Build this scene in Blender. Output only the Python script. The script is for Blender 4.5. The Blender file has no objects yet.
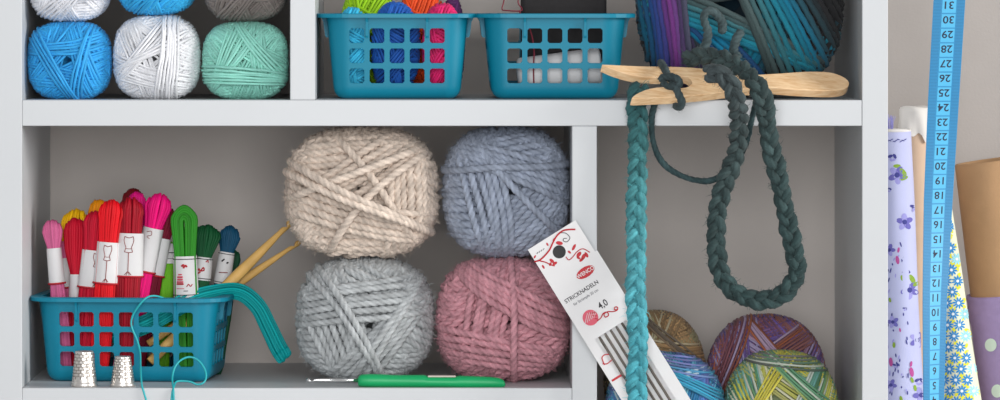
import bpy, math, random
import numpy as np

# ------------------------------------------------------------------ units
# 1 unit ("px") = 1/1500 m ; X right, Y away from the viewer, Z up, table top at Z = 0
S = 1.0 / 1500.0
D, CX, CY, ZT = 4600.0, 448.0, 8.0, 504.0
rng = np.random.default_rng(11)
random.seed(5)
SC = bpy.context.scene
COL = SC.collection


def P(px, py, d=0.0):
    f = 1 + d / D
    return np.array([CX + (px - CX) * f - 500, d, ZT - (CY + (py - CY) * f)])


def s2l(c):
    c = np.asarray(c, float) / 255.0
    return np.where(c <= 0.04045, c / 12.92, ((c + 0.055) / 1.055) ** 2.4)


# ------------------------------------------------------------------ materials
def new_mat(name):
    m = bpy.data.materials.new(name)
    m.use_nodes = True
    nt = m.node_tree
    return m, nt, nt.nodes['Principled BSDF']


def plain(name, rgb, rough=0.5, metal=0.0, noise=0.0, nscale=60.0, bump=0.0, bscale=400.0, spec=0.5, sheen=0.0, coat=0.0):
    m, nt, b = new_mat(name)
    col = list(s2l(rgb)) + [1]
    b.inputs['Base Color'].default_value = col
    b.inputs['Roughness'].default_value = rough
    b.inputs['Metallic'].default_value = metal
    b.inputs['Specular IOR Level'].default_value = spec
    if sheen:
        b.inputs['Sheen Weight'].default_value = sheen
    if coat:
        b.inputs['Coat Weight'].default_value = coat
    tc = nt.nodes.new('ShaderNodeTexCoord')
    if noise:
        n = nt.nodes.new('ShaderNodeTexNoise')
        n.inputs['Scale'].default_value = nscale
        n.inputs['Detail'].default_value = 4
        nt.links.new(tc.outputs['Object'], n.inputs['Vector'])
        r = nt.nodes.new('ShaderNodeMapRange')
        r.inputs['From Min'].default_value = 0.25
        r.inputs['From Max'].default_value = 0.75
        r.inputs['To Min'].default_value = 1 - noise
        r.inputs['To Max'].default_value = 1 + noise
        nt.links.new(n.outputs['Fac'], r.inputs['Value'])
        mx = nt.nodes.new('ShaderNodeVectorMath')
        mx.operation = 'SCALE'
        mx.inputs[0].default_value = col[:3]
        nt.links.new(r.outputs['Result'], mx.inputs['Scale'])
        nt.links.new(mx.outputs['Vector'], b.inputs['Base Color'])
    if bump:
        n2 = nt.nodes.new('ShaderNodeTexNoise')
        n2.inputs['Scale'].default_value = bscale
        n2.inputs['Detail'].default_value = 3
        nt.links.new(tc.outputs['Object'], n2.inputs['Vector'])
        bp = nt.nodes.new('ShaderNodeBump')
        bp.inputs['Strength'].default_value = bump
        bp.inputs['Distance'].default_value = 0.0008
        nt.links.new(n2.outputs['Fac'], bp.inputs['Height'])
        nt.links.new(bp.outputs['Normal'], b.inputs['Normal'])
    return m


def yarn_mat(name, rough=0.85, sheen=0.25, noise=0.18, nscale=900.0, bump=0.35):
    m, nt, b = new_mat(name)
    at = nt.nodes.new('ShaderNodeVertexColor')
    at.layer_name = 'Col'
    tc = nt.nodes.new('ShaderNodeTexCoord')
    n = nt.nodes.new('ShaderNodeTexNoise')
    n.inputs['Scale'].default_value = nscale
    n.inputs['Detail'].default_value = 3
    nt.links.new(tc.outputs['Object'], n.inputs['Vector'])
    r = nt.nodes.new('ShaderNodeMapRange')
    r.inputs['From Min'].default_value = 0.3
    r.inputs['From Max'].default_value = 0.7
    r.inputs['To Min'].default_value = 1 - noise
    r.inputs['To Max'].default_value = 1 + noise
    nt.links.new(n.outputs['Fac'], r.inputs['Value'])
    mx = nt.nodes.new('ShaderNodeVectorMath')
    mx.operation = 'SCALE'
    nt.links.new(at.outputs['Color'], mx.inputs[0])
    nt.links.new(r.outputs['Result'], mx.inputs['Scale'])
    nt.links.new(mx.outputs['Vector'], b.inputs['Base Color'])
    b.inputs['Roughness'].default_value = rough
    b.inputs['Sheen Weight'].default_value = sheen
    b.inputs['Specular IOR Level'].default_value = 0.25
    bp = nt.nodes.new('ShaderNodeBump')
    bp.inputs['Strength'].default_value = bump
    bp.inputs['Distance'].default_value = 0.0006
    nt.links.new(n.outputs['Fac'], bp.inputs['Height'])
    nt.links.new(bp.outputs['Normal'], b.inputs['Normal'])
    return m


M_WHITE = plain('white_lacquer', (193, 195, 197), 0.42, noise=0.02, nscale=8)
M_WALL = plain('grey_plaster', (172, 165, 160), 0.85, noise=0.035, nscale=30, bump=0.15, bscale=500)
M_TABLE = plain('pale_table', (214, 212, 210), 0.6, noise=0.03, nscale=10)
M_WOOL = yarn_mat('wool', 0.95, 0.06, 0.16, 1300, 0.35)
M_COTTON = yarn_mat('cotton', 0.6, 0.04, 0.08, 1400, 0.2)
M_FLOSS = yarn_mat('floss', 0.6, 0.0, 0.06, 1500, 0.1)
M_TEAL = plain('teal_plastic', (0, 122, 148), 0.46, spec=.32, noise=0.02, nscale=20)
M_PAPER = plain('white_paper', (214, 212, 212), 0.6, noise=0.02, nscale=80)
M_RED = plain('red_ink', (178, 14, 32), 0.6)
M_PINKINK = plain('rose_ink', (206, 80, 100), 0.6)
M_BRED = plain('brown_red_ink', (140, 70, 66), 0.7)
M_INK = plain('dark_ink', (40, 38, 42), 0.7)
M_GREYINK = plain('grey_ink', (110, 110, 114), 0.7)
M_STEEL = plain('steel', (220, 220, 220), 0.22, metal=1.0)
M_NEEDLE = plain('needle_steel', (92, 84, 78), 0.35, metal=1.0)
M_GREEN = plain('green_rubber', (0, 158, 92), 0.45, noise=0.03)
M_BAMBOO = plain('bamboo', (226, 180, 104), 0.4, noise=0.12, nscale=90)
M_BLACK = plain('black', (22, 21, 22), 0.6)


def wood_mat():
    m, nt, b = new_mat('beech_wood')
    tc = nt.nodes.new('ShaderNodeTexCoord')
    mp = nt.nodes.new('ShaderNodeMapping')
    mp.inputs['Scale'].default_value = (14, 140, 140)
    nt.links.new(tc.outputs['Object'], mp.inputs['Vector'])
    n = nt.nodes.new('ShaderNodeTexNoise')
    n.inputs['Scale'].default_value = 4.0
    n.inputs['Detail'].default_value = 5
    n.inputs['Distortion'].default_value = 0.6
    nt.links.new(mp.outputs['Vector'], n.inputs['Vector'])
    cr = nt.nodes.new('ShaderNodeValToRGB')
    cr.color_ramp.elements[0].position = 0.3
    cr.color_ramp.elements[0].color = list(s2l((214, 170, 122))) + [1]
    cr.color_ramp.elements[1].position = 0.7
    cr.color_ramp.elements[1].color = list(s2l((240, 208, 166))) + [1]
    nt.links.new(n.outputs['Fac'], cr.inputs['Fac'])
    nt.links.new(cr.outputs['Color'], b.inputs['Base Color'])
    b.inputs['Roughness'].default_value = 0.45
    return m


M_WOOD = wood_mat()


# ------------------------------------------------------------------ mesh collector
class MB:
    def __init__(self):
        self.V, self.F, self.MI, self.C, self.SM, self.n, self.hascol = [], [], [], [], [], 0, False

    def add(self, V, F, mat=0, col=None, smooth=True):
        V = np.asarray(V, float).reshape(-1, 3)
        if isinstance(F, np.ndarray):
            fl = [F + self.n]
        else:
            by = {}
            for f in F:
                by.setdefault(len(f), []).append(f)
            fl = [np.array(v, int) + self.n for v in by.values()]
        for f in fl:
            if len(f) == 0:
                continue
            self.F.append(f)
            self.MI.append(np.full(len(f), mat, np.int32))
            self.SM.append(np.full(len(f), smooth, bool))
        self.V.append(V)
        if col is not None:
            self.hascol = True
            self.C.append(np.broadcast_to(np.asarray(col, float).reshape(-1, 3), V.shape))
        else:
            self.C.append(np.ones_like(V))
        self.n += len(V)

    def build(self, name, mats, parent=None, base=None):
        """mesh object; vertices are stored relative to its root's base point"""
        V = np.concatenate(self.V)
        if parent is not None:
            b = np.array(parent['_b'])
        elif base is None:
            b = np.array([(V[:, 0].min() + V[:, 0].max()) / 2, (V[:, 1].min() + V[:, 1].max()) / 2, V[:, 2].min()])
        else:
            b = np.asarray(base, float)
        me = bpy.data.meshes.new(name)
        me.vertices.add(len(V))
        me.vertices.foreach_set('co', ((V - b) * S).astype(np.float32).ravel())
        loops = np.concatenate([f.ravel() for f in self.F]).astype(np.int32)
        tot = np.concatenate([np.full(len(f), f.shape[1], np.int32) for f in self.F])
        start = np.concatenate([[0], np.cumsum(tot)[:-1]]).astype(np.int32)
        me.loops.add(len(loops))
        me.loops.foreach_set('vertex_index', loops)
        me.polygons.add(len(tot))
        me.polygons.foreach_set('loop_start', start)
        me.polygons.foreach_set('material_index', np.concatenate(self.MI))
        me.polygons.foreach_set('use_smooth', np.concatenate(self.SM))
        me.update(calc_edges=True)
        if self.hascol:
            ca = me.color_attributes.new('Col', 'FLOAT_COLOR', 'POINT')
            c = np.concatenate(self.C)
            ca.data.foreach_set('color', np.concatenate([c, np.ones((len(c), 1))], 1).astype(np.float32).ravel())
        for m in (mats if isinstance(mats, (list, tuple)) else [mats]):
            me.materials.append(m)
        o = bpy.data.objects.new(name, me)
        COL.objects.link(o)
        if parent is None:
            o.location = b * S
        else:
            o.parent = parent
        return o


def tag(o, label, cat, group=None):
    o['label'] = label
    o['category'] = cat
    if group:
        o['group'] = group
    return o


def thing(name, label, cat, base, group=None):
    o = bpy.data.objects.new(name, None)
    o.empty_display_size = 0.01
    COL.objects.link(o)
    o.location = np.asarray(base, float) * S
    o['_b'] = [float(v) for v in base]
    return tag(o, label, cat, group)


def struct(o):
    o['kind'] = 'structure'
    return o


# ------------------------------------------------------------------ shape helpers
def unit(v):
    return v / np.maximum(np.linalg.norm(v, axis=-1, keepdims=True), 1e-9)


def tubes(pts, r, sides=6, closed=False, out=None, lobes=0, amp=0.0, pitch=20.0, flat=1.0):
    """pts (L,N,3) -> V (L*N*sides,3), list of face arrays"""
    pts = np.asarray(pts, float)
    if pts.ndim == 2:
        pts = pts[None]
    L, N, _ = pts.shape
    r = np.broadcast_to(np.asarray(r, float), (L, N)) if np.ndim(r) < 2 else np.asarray(r, float)
    if closed:
        T = unit(np.roll(pts, -1, 1) - np.roll(pts, 1, 1))
    else:
        T = unit(np.gradient(pts, axis=1))
    if out is None:
        A = np.zeros_like(pts)
        t0 = T[:, 0]
        ref = np.where(np.abs(t0[:, 1:2]) > 0.9, np.array([[1.0, 0, 0]]), np.array([[0, -1.0, 0]]))
        n = unit(ref - (ref * t0).sum(-1, keepdims=True) * t0)
        A[:, 0] = n
        for i in range(1, N):
            t = T[:, i]
            n = unit(n - (n * t).sum(-1, keepdims=True) * t)
            A[:, i] = n
    else:
        A = unit(out - (out * T).sum(-1, keepdims=True) * T)
    B = np.cross(T, A)
    th = np.arange(sides) * 2 * np.pi / sides
    rad = np.ones((L, N, sides))
    if lobes:
        seg = np.linalg.norm(np.diff(pts, axis=1), axis=-1)
        s = np.concatenate([np.zeros((L, 1)), np.cumsum(seg, 1)], 1)
        ph = s / pitch * 2 * np.pi + rng.random((L, 1)) * 6.28
        rad = 1 + amp * np.cos(lobes * (th[None, None] - ph[..., None]))
        tubes.ply = .75 * np.cos(th[None, None] - ph[..., None]) + .75 * np.cos(lobes * (th[None, None] - ph[..., None]))  # ply tone, plus shade painted into the grooves and lighter lobe crests
    rr = r[..., None] * rad
    V = pts[:, :, None, :] + rr[..., None] * (np.cos(th)[None, None, :, None] * A[:, :, None] * flat + np.sin(th)[None, None, :, None] * B[:, :, None])
    idx = np.arange(L * N * sides).reshape(L, N, sides)
    i2 = np.roll(idx, -1, 1) if closed else idx[:, 1:]
    i1 = idx if closed else idx[:, :-1]
    q = np.stack([i1, np.roll(i1, -1, 2), np.roll(i2, -1, 2), i2], -1).reshape(-1, 4)
    fs = [q]
    if not closed:
        fs.append(idx[:, 0, ::-1].reshape(L, sides))
        fs.append(idx[:, -1].reshape(L, sides))
    return V.reshape(-1, 3), fs


def add_tubes(mb, pts, r, sides=6, closed=False, mat=0, col=None, ply=0.0, **k):
    V, fs = tubes(pts, r, sides, closed, **k)
    p = np.asarray(pts)
    L, N = (1, p.shape[0]) if p.ndim == 2 else p.shape[:2]
    if col is not None:
        col = np.broadcast_to(np.asarray(col, float), (L, N, 3)) if np.ndim(col) < 3 else np.asarray(col)
        col = np.repeat(col.reshape(-1, 3), sides, 0)
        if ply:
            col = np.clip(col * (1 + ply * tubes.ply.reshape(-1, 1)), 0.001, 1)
    n0 = mb.n
    mb.add(V, fs[0], mat, col)
    for f in fs[1:]:
        mb.F.append(f + n0)
        mb.MI.append(np.full(len(f), mat, np.int32))
        mb.SM.append(np.full(len(f), True, bool))
    return V


def spline(p, n=60):
    """Catmull-Rom through the points, resampled evenly"""
    p = np.asarray(p, float)
    e = np.concatenate([[2 * p[0] - p[1]], p, [2 * p[-1] - p[-2]]])
    res = []
    for i in range(1, len(e) - 2):
        t = np.linspace(0, 1, 24, endpoint=False)[:, None]
        a, b, c, d = e[i - 1], e[i], e[i + 1], e[i + 2]
        res.append(0.5 * (2 * b + (c - a) * t + (2 * a - 5 * b + 4 * c - d) * t ** 2 + (3 * b - a - 3 * c + d) * t ** 3))
    q = np.concatenate(res + [p[-1:]])
    s = np.concatenate([[0], np.cumsum(np.linalg.norm(np.diff(q, axis=0), axis=1))])
    x = np.linspace(0, s[-1], n)
    return np.stack([np.interp(x, s, q[:, i]) for i in range(q.shape[1])], 1)


def box_geo(x0, x1, y0, y1, z0, z1, bev=1.0):
    import bmesh
    bm = bmesh.new()
    bmesh.ops.create_cube(bm, size=1)
    for v in bm.verts:
        v.co = ((x0 + x1) / 2 + v.co.x * (x1 - x0), (y0 + y1) / 2 + v.co.y * (y1 - y0), (z0 + z1) / 2 + v.co.z * (z1 - z0))
    if bev:
        bmesh.ops.bevel(bm, geom=list(bm.edges), offset=bev, segments=2, profile=0.5, affect='EDGES')
    bm.verts.index_update()
    V = np.array([v.co[:] for v in bm.verts])
    F = [[v.index for v in f.verts] for f in bm.faces]
    bm.free()
    return V, F


def add_box(mb, x0, x1, ytop, ybot, d0, d1, bev=1.0, mat=0):
    V, F = box_geo(x0 - 500, x1 - 500, d0, d1, ZT - ybot, ZT - ytop, bev)
    mb.add(V, F, mat, None, False)


def lathe(mb, c, axis, prof, seg=28, mat=0, sx=1.0, sy=1.0, side=None, caps=True, smooth=True, shape=None):
    """prof: list of (t along axis, radius)"""
    axis = unit(np.asarray(axis, float))
    s = np.asarray(side if side is not None else ((1, 0, 0) if abs(axis[0]) < 0.9 else (0, 0, 1)), float)
    s = unit(s - s.dot(axis) * axis)
    w = np.cross(axis, s)
    th = np.arange(seg) * 2 * np.pi / seg
    V = []
    for t, r in prof:
        rr = r * (shape(th, t) if shape else 1)
        V.append(np.asarray(c) + t * axis + (rr * np.cos(th))[:, None] * s * sx + (rr * np.sin(th))[:, None] * w * sy)
    V = np.concatenate(V)
    n = len(prof)
    idx = np.arange(n * seg).reshape(n, seg)
    q = np.stack([idx[:-1], np.roll(idx[:-1], -1, 1), np.roll(idx[1:], -1, 1), idx[1:]], -1).reshape(-1, 4)
    F = [list(f) for f in q]
    if caps:
        F += [list(idx[0][::-1]), list(idx[-1])]
    mb.add(V, F, mat, None, smooth)


_txt = {}


def text_geo(s, size):
    """text as flat triangles in (x, y), centred"""
    if s not in _txt:
        cu = bpy.data.curves.new('t', 'FONT')
        cu.body = s
        cu.resolution_u = 3
        cu.offset = .014
        o = bpy.data.objects.new('t', cu)
        COL.objects.link(o)
        dg = bpy.context.evaluated_depsgraph_get()
        me = o.evaluated_get(dg).to_mesh()
        V = np.array([v.co[:] for v in me.vertices]).reshape(-1, 3)[:, :2]
        F = [list(p.vertices) for p in me.polygons]
        o.evaluated_get(dg).to_mesh_clear()
        bpy.data.objects.remove(o)
        bpy.data.curves.remove(cu)
        V = V - (V.min(0) + V.max(0)) / 2
        _txt[s] = (V / max(V[:, 1].max() - V[:, 1].min(), 1e-6), F)
    V, F = _txt[s]
    return V * size, F


# ------------------------------------------------------------------ yarn
def hairs(mb, base_pts, nrm, length, width, col, mat=0):
    n = len(base_pts)
    if n == 0:
        return
    d = unit(nrm * 0.8 + rng.normal(0, 0.75, (n, 3)))
    d2 = unit(d + rng.normal(0, 0.6, (n, 3)))
    l = length * (0.4 + rng.random((n, 1)))
    side = unit(np.cross(d, rng.normal(0, 1, (n, 3)))) * width
    p0, p1 = base_pts, base_pts + d * l * 0.5
    p2 = p1 + d2 * l * 0.5
    V = np.stack([p0 - side, p0 + side, p1 + side, p1 - side, p2], 1).reshape(-1, 3)
    i = np.arange(n)[:, None] * 5
    n0 = mb.n
    c = np.repeat(np.asarray(col).reshape(-1, 3) if np.ndim(col) > 1 else np.broadcast_to(col, (n, 3)), 5, 0)
    mb.add(V, (i + np.array([[0, 1, 2, 3]])), mat, c)
    f = i + np.array([[3, 2, 4]]) + n0
    mb.F.append(f)
    mb.MI.append(np.full(n, mat, np.int32))
    mb.SM.append(np.full(n, True, bool))


def se(q, a, b, c, n, m):
    return (np.abs(q[..., 0] / a) ** n + np.abs(q[..., 2] / c) ** n) ** (m / n) + np.abs(q[..., 1] / b) ** m


def ray(o, d, a, b, c, n, m):
    lo = np.zeros(np.broadcast(o[..., 0], d[..., 0]).shape)
    hi = np.full_like(lo, 3 * max(a, b, c))
    for _ in range(26):
        mid = (lo + hi) / 2
        inside = se(o + mid[..., None] * d, a, b, c, n, m) < 1
        lo = np.where(inside, mid, lo)
        hi = np.where(inside, hi, mid)
    return lo


def yarn_ball(c, dims, r, top, colfn, base=8, n=2.7, m=2.4, seg=60, lobes=0, amp=0.0, pitch=24.0, hole=(0.0, 0.0),
              hr=0.10, fuzz=0, fuzzlen=7.0, sides=5, seed=1, rot=0.0, ply=0.0, space=1.9, bowk=.10, lay=1.0, lay_b=.3):
    """a wound ball: base bands of wrapped loops, then the visible top bands.
    top: list of (phi degrees, h0 fraction, strand count[, fan degrees])"""
    R = np.random.default_rng(seed)
    a, b, h = dims
    bands = []
    for k in range(base):
        bands.append((rot + k * 137.5 + R.normal(0, 6), 0.30 + 0.12 * R.random(), 999, 0.0))
    for k in range(3):
        bands.append((rot + 40 + k * 120 + R.normal(0, 8), 0.55, 999, 0.0))
    for t in top:
        bands.append(t if len(t) > 3 else (t[0], t[1], t[2], 4.0))
    nb = len(bands)
    PH, HF, LAY, BI, KI = [], [], [], [], []
    for bi, (ph, h0, cnt, fan) in enumerate(bands):
        u = (math.cos(math.radians(ph)), math.sin(math.radians(ph)))
        Rr = 1.0 / ((abs(u[0] / a) ** n + abs(u[1] / h) ** n) ** (1 / n))
        step = space * r / Rr
        k = 0
        while k < cnt and h0 + k * step < 0.965:
            hf = h0 + k * step + R.normal(0, 0.10) * step
            PH.append(ph + fan * (k / max(min(cnt, 12) - 1, 1) - 0.5) + R.normal(0, .6))
            HF.append(min(max(hf, hr * 0.6), 0.968))
            LAY.append(bi)
            BI.append(bi)
            KI.append(k)
            k += 1
    mean0 = (a + h) / 2
    PH, HF, LAY = np.radians(np.array(PH)), np.array(HF), np.array(LAY, float)
    BI, KI = np.array(BI), np.array(KI)
    L = len(PH)
    u = np.stack([np.cos(PH), np.zeros(L), np.sin(PH)], 1)
    v = np.stack([-np.sin(PH), np.zeros(L), np.cos(PH)], 1)
    Rr = 1.0 / ((np.abs(u[:, 0] / a) ** n + np.abs(u[:, 2] / h) ** n) ** (1 / n))
    hx = np.array([hole[0] * a, 0, hole[1] * h])
    fade = (1 - HF)[:, None]
    q = u * (HF * Rr)[:, None] + hx * fade
    ts = np.linspace(0, 2 * np.pi, seg, endpoint=False)
    ydir = np.array([0, 1.0, 0])
    d = v[:, None, :] * np.cos(ts)[None, :, None] + ydir * np.sin(ts)[None, :, None]
    # a finer parameter where the loop is seen
    rho = ray(q[:, None, :], d, a, b, h, n, m)
    pts = q[:, None, :] + rho[..., None] * d
    # wraps bow a little as they pass over the rounded end, then sit back on the surface
    bowb = R.normal(0, bowk, nb)[BI] + R.normal(0, .006, L)
    vv = (pts * v[:, None, :]).sum(-1) / mean0
    wig = .016 * np.sin(vv * R.uniform(2, 4, nb)[BI][:, None] + R.random(nb)[BI][:, None] * 6.28 + R.normal(0, .4, (L, 1)))
    pts = pts + u[:, None, :] * ((bowb[:, None] * (vv ** 2 - .25) * (1 - HF[:, None]) + wig) * mean0)[..., None]
    dl = unit(pts)
    pts = dl * ray(np.zeros(3), dl, a, b, h, n, m)[..., None]
    # resample evenly by arc length
    cl = np.concatenate([pts, pts[:, :1]], 1)
    sl = np.concatenate([np.zeros((L, 1)), np.cumsum(np.linalg.norm(np.diff(cl, axis=1), axis=-1), 1)], 1)
    for i in range(L):
        x = np.linspace(0, sl[i, -1], seg, endpoint=False)
        for j in range(3):
            pts[i, :, j] = np.interp(x, sl[i], cl[i, :, j])
    outv = pts * np.array([1.0, 1.0, 1.0])
    nl = nb - 1
    mean = (a + h) / 2
    top_n = min(len(top), 8)
    st = np.array([lay_b * r] * (nl - top_n) + [lay * r] * top_n)
    lev = np.concatenate([[0], np.cumsum(st)])
    lev = lev - lev[-1]
    lev *= min(1.0, .62 * b / -lev[0])
    depth = 1.2 * r
    rim = np.hypot(pts[..., 0] / a, pts[..., 2] / h)
    front = np.clip((1.02 - rim) / .5, 0, 1) ** .8 * (pts[..., 1] < 0)
    back = (pts[..., 1] > 0) * .35
    pts = pts + (lev[LAY.astype(int)][:, None] * front + (R.normal(0, 0.12, L) * r)[:, None])[..., None] * np.array([0, -1.0, 0])
    off = np.clip(lev[LAY.astype(int)], -1.5 * r, 0)[:, None] * np.clip(1 - front, 0, 1) * .6 - r
    sc = 1 + off / mean
    wob = 1 + (0.25 * r / mean) * np.sin(ts[None] * R.integers(2, 6, (L, 1)) + R.random((L, 1)) * 6.28)
    P3 = pts * (sc * wob)[..., None]
    colr = colfn(BI, KI, HF, ts / (2 * np.pi), nb, R)
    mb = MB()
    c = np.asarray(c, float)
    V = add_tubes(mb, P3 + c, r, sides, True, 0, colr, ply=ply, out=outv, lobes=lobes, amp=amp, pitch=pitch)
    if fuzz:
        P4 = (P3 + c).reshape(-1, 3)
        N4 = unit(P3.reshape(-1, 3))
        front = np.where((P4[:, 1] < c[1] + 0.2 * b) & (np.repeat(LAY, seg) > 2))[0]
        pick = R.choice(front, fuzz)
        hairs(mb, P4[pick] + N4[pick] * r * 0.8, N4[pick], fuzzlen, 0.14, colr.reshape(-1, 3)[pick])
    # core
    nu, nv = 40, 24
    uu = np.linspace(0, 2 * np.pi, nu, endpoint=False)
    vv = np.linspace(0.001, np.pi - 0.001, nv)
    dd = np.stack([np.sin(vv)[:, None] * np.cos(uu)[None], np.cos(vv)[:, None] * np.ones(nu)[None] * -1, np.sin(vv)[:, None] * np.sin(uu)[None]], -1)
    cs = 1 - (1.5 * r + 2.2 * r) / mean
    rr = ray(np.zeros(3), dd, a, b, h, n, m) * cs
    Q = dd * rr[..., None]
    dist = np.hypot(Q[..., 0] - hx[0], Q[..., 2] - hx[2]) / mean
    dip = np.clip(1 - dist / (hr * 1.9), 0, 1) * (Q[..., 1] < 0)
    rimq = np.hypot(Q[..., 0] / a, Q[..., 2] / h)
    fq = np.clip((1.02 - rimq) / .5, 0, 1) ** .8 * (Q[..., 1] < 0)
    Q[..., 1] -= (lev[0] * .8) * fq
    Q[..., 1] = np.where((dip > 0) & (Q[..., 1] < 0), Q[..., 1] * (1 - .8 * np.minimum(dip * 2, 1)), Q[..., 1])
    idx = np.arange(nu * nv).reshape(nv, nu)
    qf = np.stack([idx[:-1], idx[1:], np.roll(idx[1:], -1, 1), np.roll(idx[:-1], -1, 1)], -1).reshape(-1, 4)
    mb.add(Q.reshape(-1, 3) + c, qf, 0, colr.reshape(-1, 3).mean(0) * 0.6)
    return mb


def solid(rgb, var=0.08):
    c = s2l(rgb)

    def f(BI, KI, HF, ts, nb, R):
        br = 1 + R.normal(0, var, (len(BI), 1, 1))
        return np.clip(c[None, None] * br * np.ones((len(BI), len(ts), 1)), 0, 1)
    return f


def stripes(pal, rate=0.11, along=.5, jump=0.83, fleck=0.25, fleckc=None):
    pal = np.array([s2l(p) for p in pal])

    def f(BI, KI, HF, ts, nb, R):
        L = len(BI)
        x = (KI * rate + BI * jump)[:, None] + ts[None] * along + R.normal(0, 0.12, (L, 1))
        x = np.mod(x, len(pal))
        i0 = np.floor(x).astype(int) % len(pal)
        i1 = (i0 + 1) % len(pal)
        t = np.clip((x - np.floor(x)) * 2 - 0.5, 0, 1)[..., None]
        c = pal[i0] * (1 - t) + pal[i1] * t
        c = c * (1 + R.normal(0, 0.16, (L, 1, 1)))
        if fleckc is not None:
            k = ((R.random(L) < fleck) & (BI >= 10))[:, None, None]
            c = np.where(k, c * 0.35 + s2l(fleckc) * 0.65, c)
        return np.clip(c, 0.002, 1)
    return f


def ball_obj(name, px0, px1, py0, py1, dc, dy, r, top, colfn, mat, label, cat='yarn', group=None, **k):
    """bounding box in the photograph, centre depth dc and half depth dy"""
    c = P((px0 + px1) / 2, (py0 + py1) / 2, dc)
    f = 1 + dc / D
    mb = yarn_ball(c, ((px1 - px0) / 2 * f * 1.02 + .25 * r, dy, (py1 - py0) / 2 * f * 1.02 + .25 * r), r, top, colfn, **k)
    o = mb.build(name, mat)
    return tag(o, label, cat, group)


# ------------------------------------------------------------------ room
mb = MB()
mb.add([(-1500, 334, 0), (1500, 334, 0), (1500, 334, 1400), (-1500, 334, 1400)], [[0, 1, 2, 3]], smooth=False)
struct(mb.build('wall_back', M_WALL))
mb = MB()
mb.add([(-1500, -1200, 0), (1500, -1200, 0), (1500, 334, 0), (-1500, 334, 0)], [[0, 1, 2, 3]], smooth=False)
struct(mb.build('floor', M_TABLE))

# ------------------------------------------------------------------ shelving unit
SD = 328.0
unit_o = thing('shelving_unit', 'large white open shelving unit with compartments full of yarn', 'shelf', (443 - 500, SD / 2, 0))


def board(name, x0, x1, y0, y1, d0=0.0, d1=SD):
    b_ = MB()
    add_box(b_, x0, x1, y0, y1, d0, d1, 0.9)
    return b_.build(name, M_WHITE, unit_o)


board('side_panel', -4, 22, -256, 504)
board('side_panel', 862, 888, -256, 504)
board('shelf', 22, 862, 100, 126, 0.4)
board('shelf', 22, 572, 388, 414, 0.4)
board('top_panel', 22, 862, -256, -230, 0.4)
board('shelf', 22, 290, -96, -70, 0.4)
board('bottom_panel', 22, 862, 478, 504, 0.4)
board('divider', 290, 315, -230, 100, 0.8)
board('divider', 572, 597, 126, 478, 0.2)
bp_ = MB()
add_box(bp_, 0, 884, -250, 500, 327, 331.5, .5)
bp_.build('added_brightening_panel', plain('brightening_taupe', (194, 186, 180), .8, noise=.03, nscale=30), unit_o)  # added panel, paler than the wall, to brighten the compartments
mb = MB()
lathe(mb, P(845, 399, 205), (1, 0, 0), [(0, 3), (1, 4), (10, 4)], 16)
mb.build('shelf_peg', M_BLACK, unit_o)

# ------------------------------------------------------------------ cotton balls, upper left
T1 = [(35, .06, 7), (270, .08, 7), (160, .07, 7), (60, .10, 6), (200, .12, 6), (320, .10, 6)]
blue_top = [(60, .08, 8), (170, .08, 8), (300, .1, 8), (265, .22, 7), (140, .12, 6), (20, .14, 7), (98, .20, 5), (-12, .24, 4), (212, .26, 4)]
white_top = [(300, .06, 8), (60, .1, 8), (200, .1, 8), (255, .22, 8), (140, .16, 5), (118, .08, 3), (-4, .12, 7)]
mint_top = [(95, .06, 8), (215, .08, 8), (330, .06, 8), (60, .1, 7), (5, .2, 6), (150, .06, 9, 26), (40, .30, 4), (267, .20, 6)]
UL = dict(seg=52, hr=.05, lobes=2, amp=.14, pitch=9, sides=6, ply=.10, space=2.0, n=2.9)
ball_obj('cotton_yarn_ball', 27.5, 112.5, 21, 100.5, 62, 46, 1.5, blue_top, solid((52, 160, 222)), M_COTTON,
         'bright blue cotton yarn ball on the shelf beside the left side panel', 'yarn ball', seed=2, **UL)
ball_obj('cotton_yarn_ball', 113, 201, 15, 100.5, 62, 46, 1.5, white_top, solid((226, 226, 229), .04), M_COTTON,
         'white cotton yarn ball between the blue and the mint balls', 'yarn ball', seed=3, **UL)
ball_obj('cotton_yarn_ball', 202, 289, 21, 100.5, 62, 46, 1.5, mint_top, solid((146, 212, 196)), M_COTTON,
         'mint green cotton yarn ball at the foot of the upper divider', 'yarn ball', seed=4, **UL)
ball_obj('cotton_yarn_ball', 28, 112.5, -62, 21.5, 62, 46, 1.5, T1, solid((222, 222, 226), .04), M_COTTON,
         'white cotton yarn ball stacked on top of the bright blue ball', 'yarn ball', seed=5, **UL)
ball_obj('cotton_yarn_ball', 114, 199, -68, 15.5, 62, 46, 1.5, T1, solid((52, 170, 225)), M_COTTON,
         'sky blue cotton yarn ball stacked on top of the white ball', 'yarn ball', seed=6, rot=20, **UL)
ball_obj('cotton_yarn_ball', 202, 289, -62, 21.5, 62, 46, 1.5, T1, solid((120, 112, 108)), M_COTTON,
         'taupe grey cotton yarn ball stacked on top of the mint ball', 'yarn ball', seed=7, rot=50, **UL)

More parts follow.
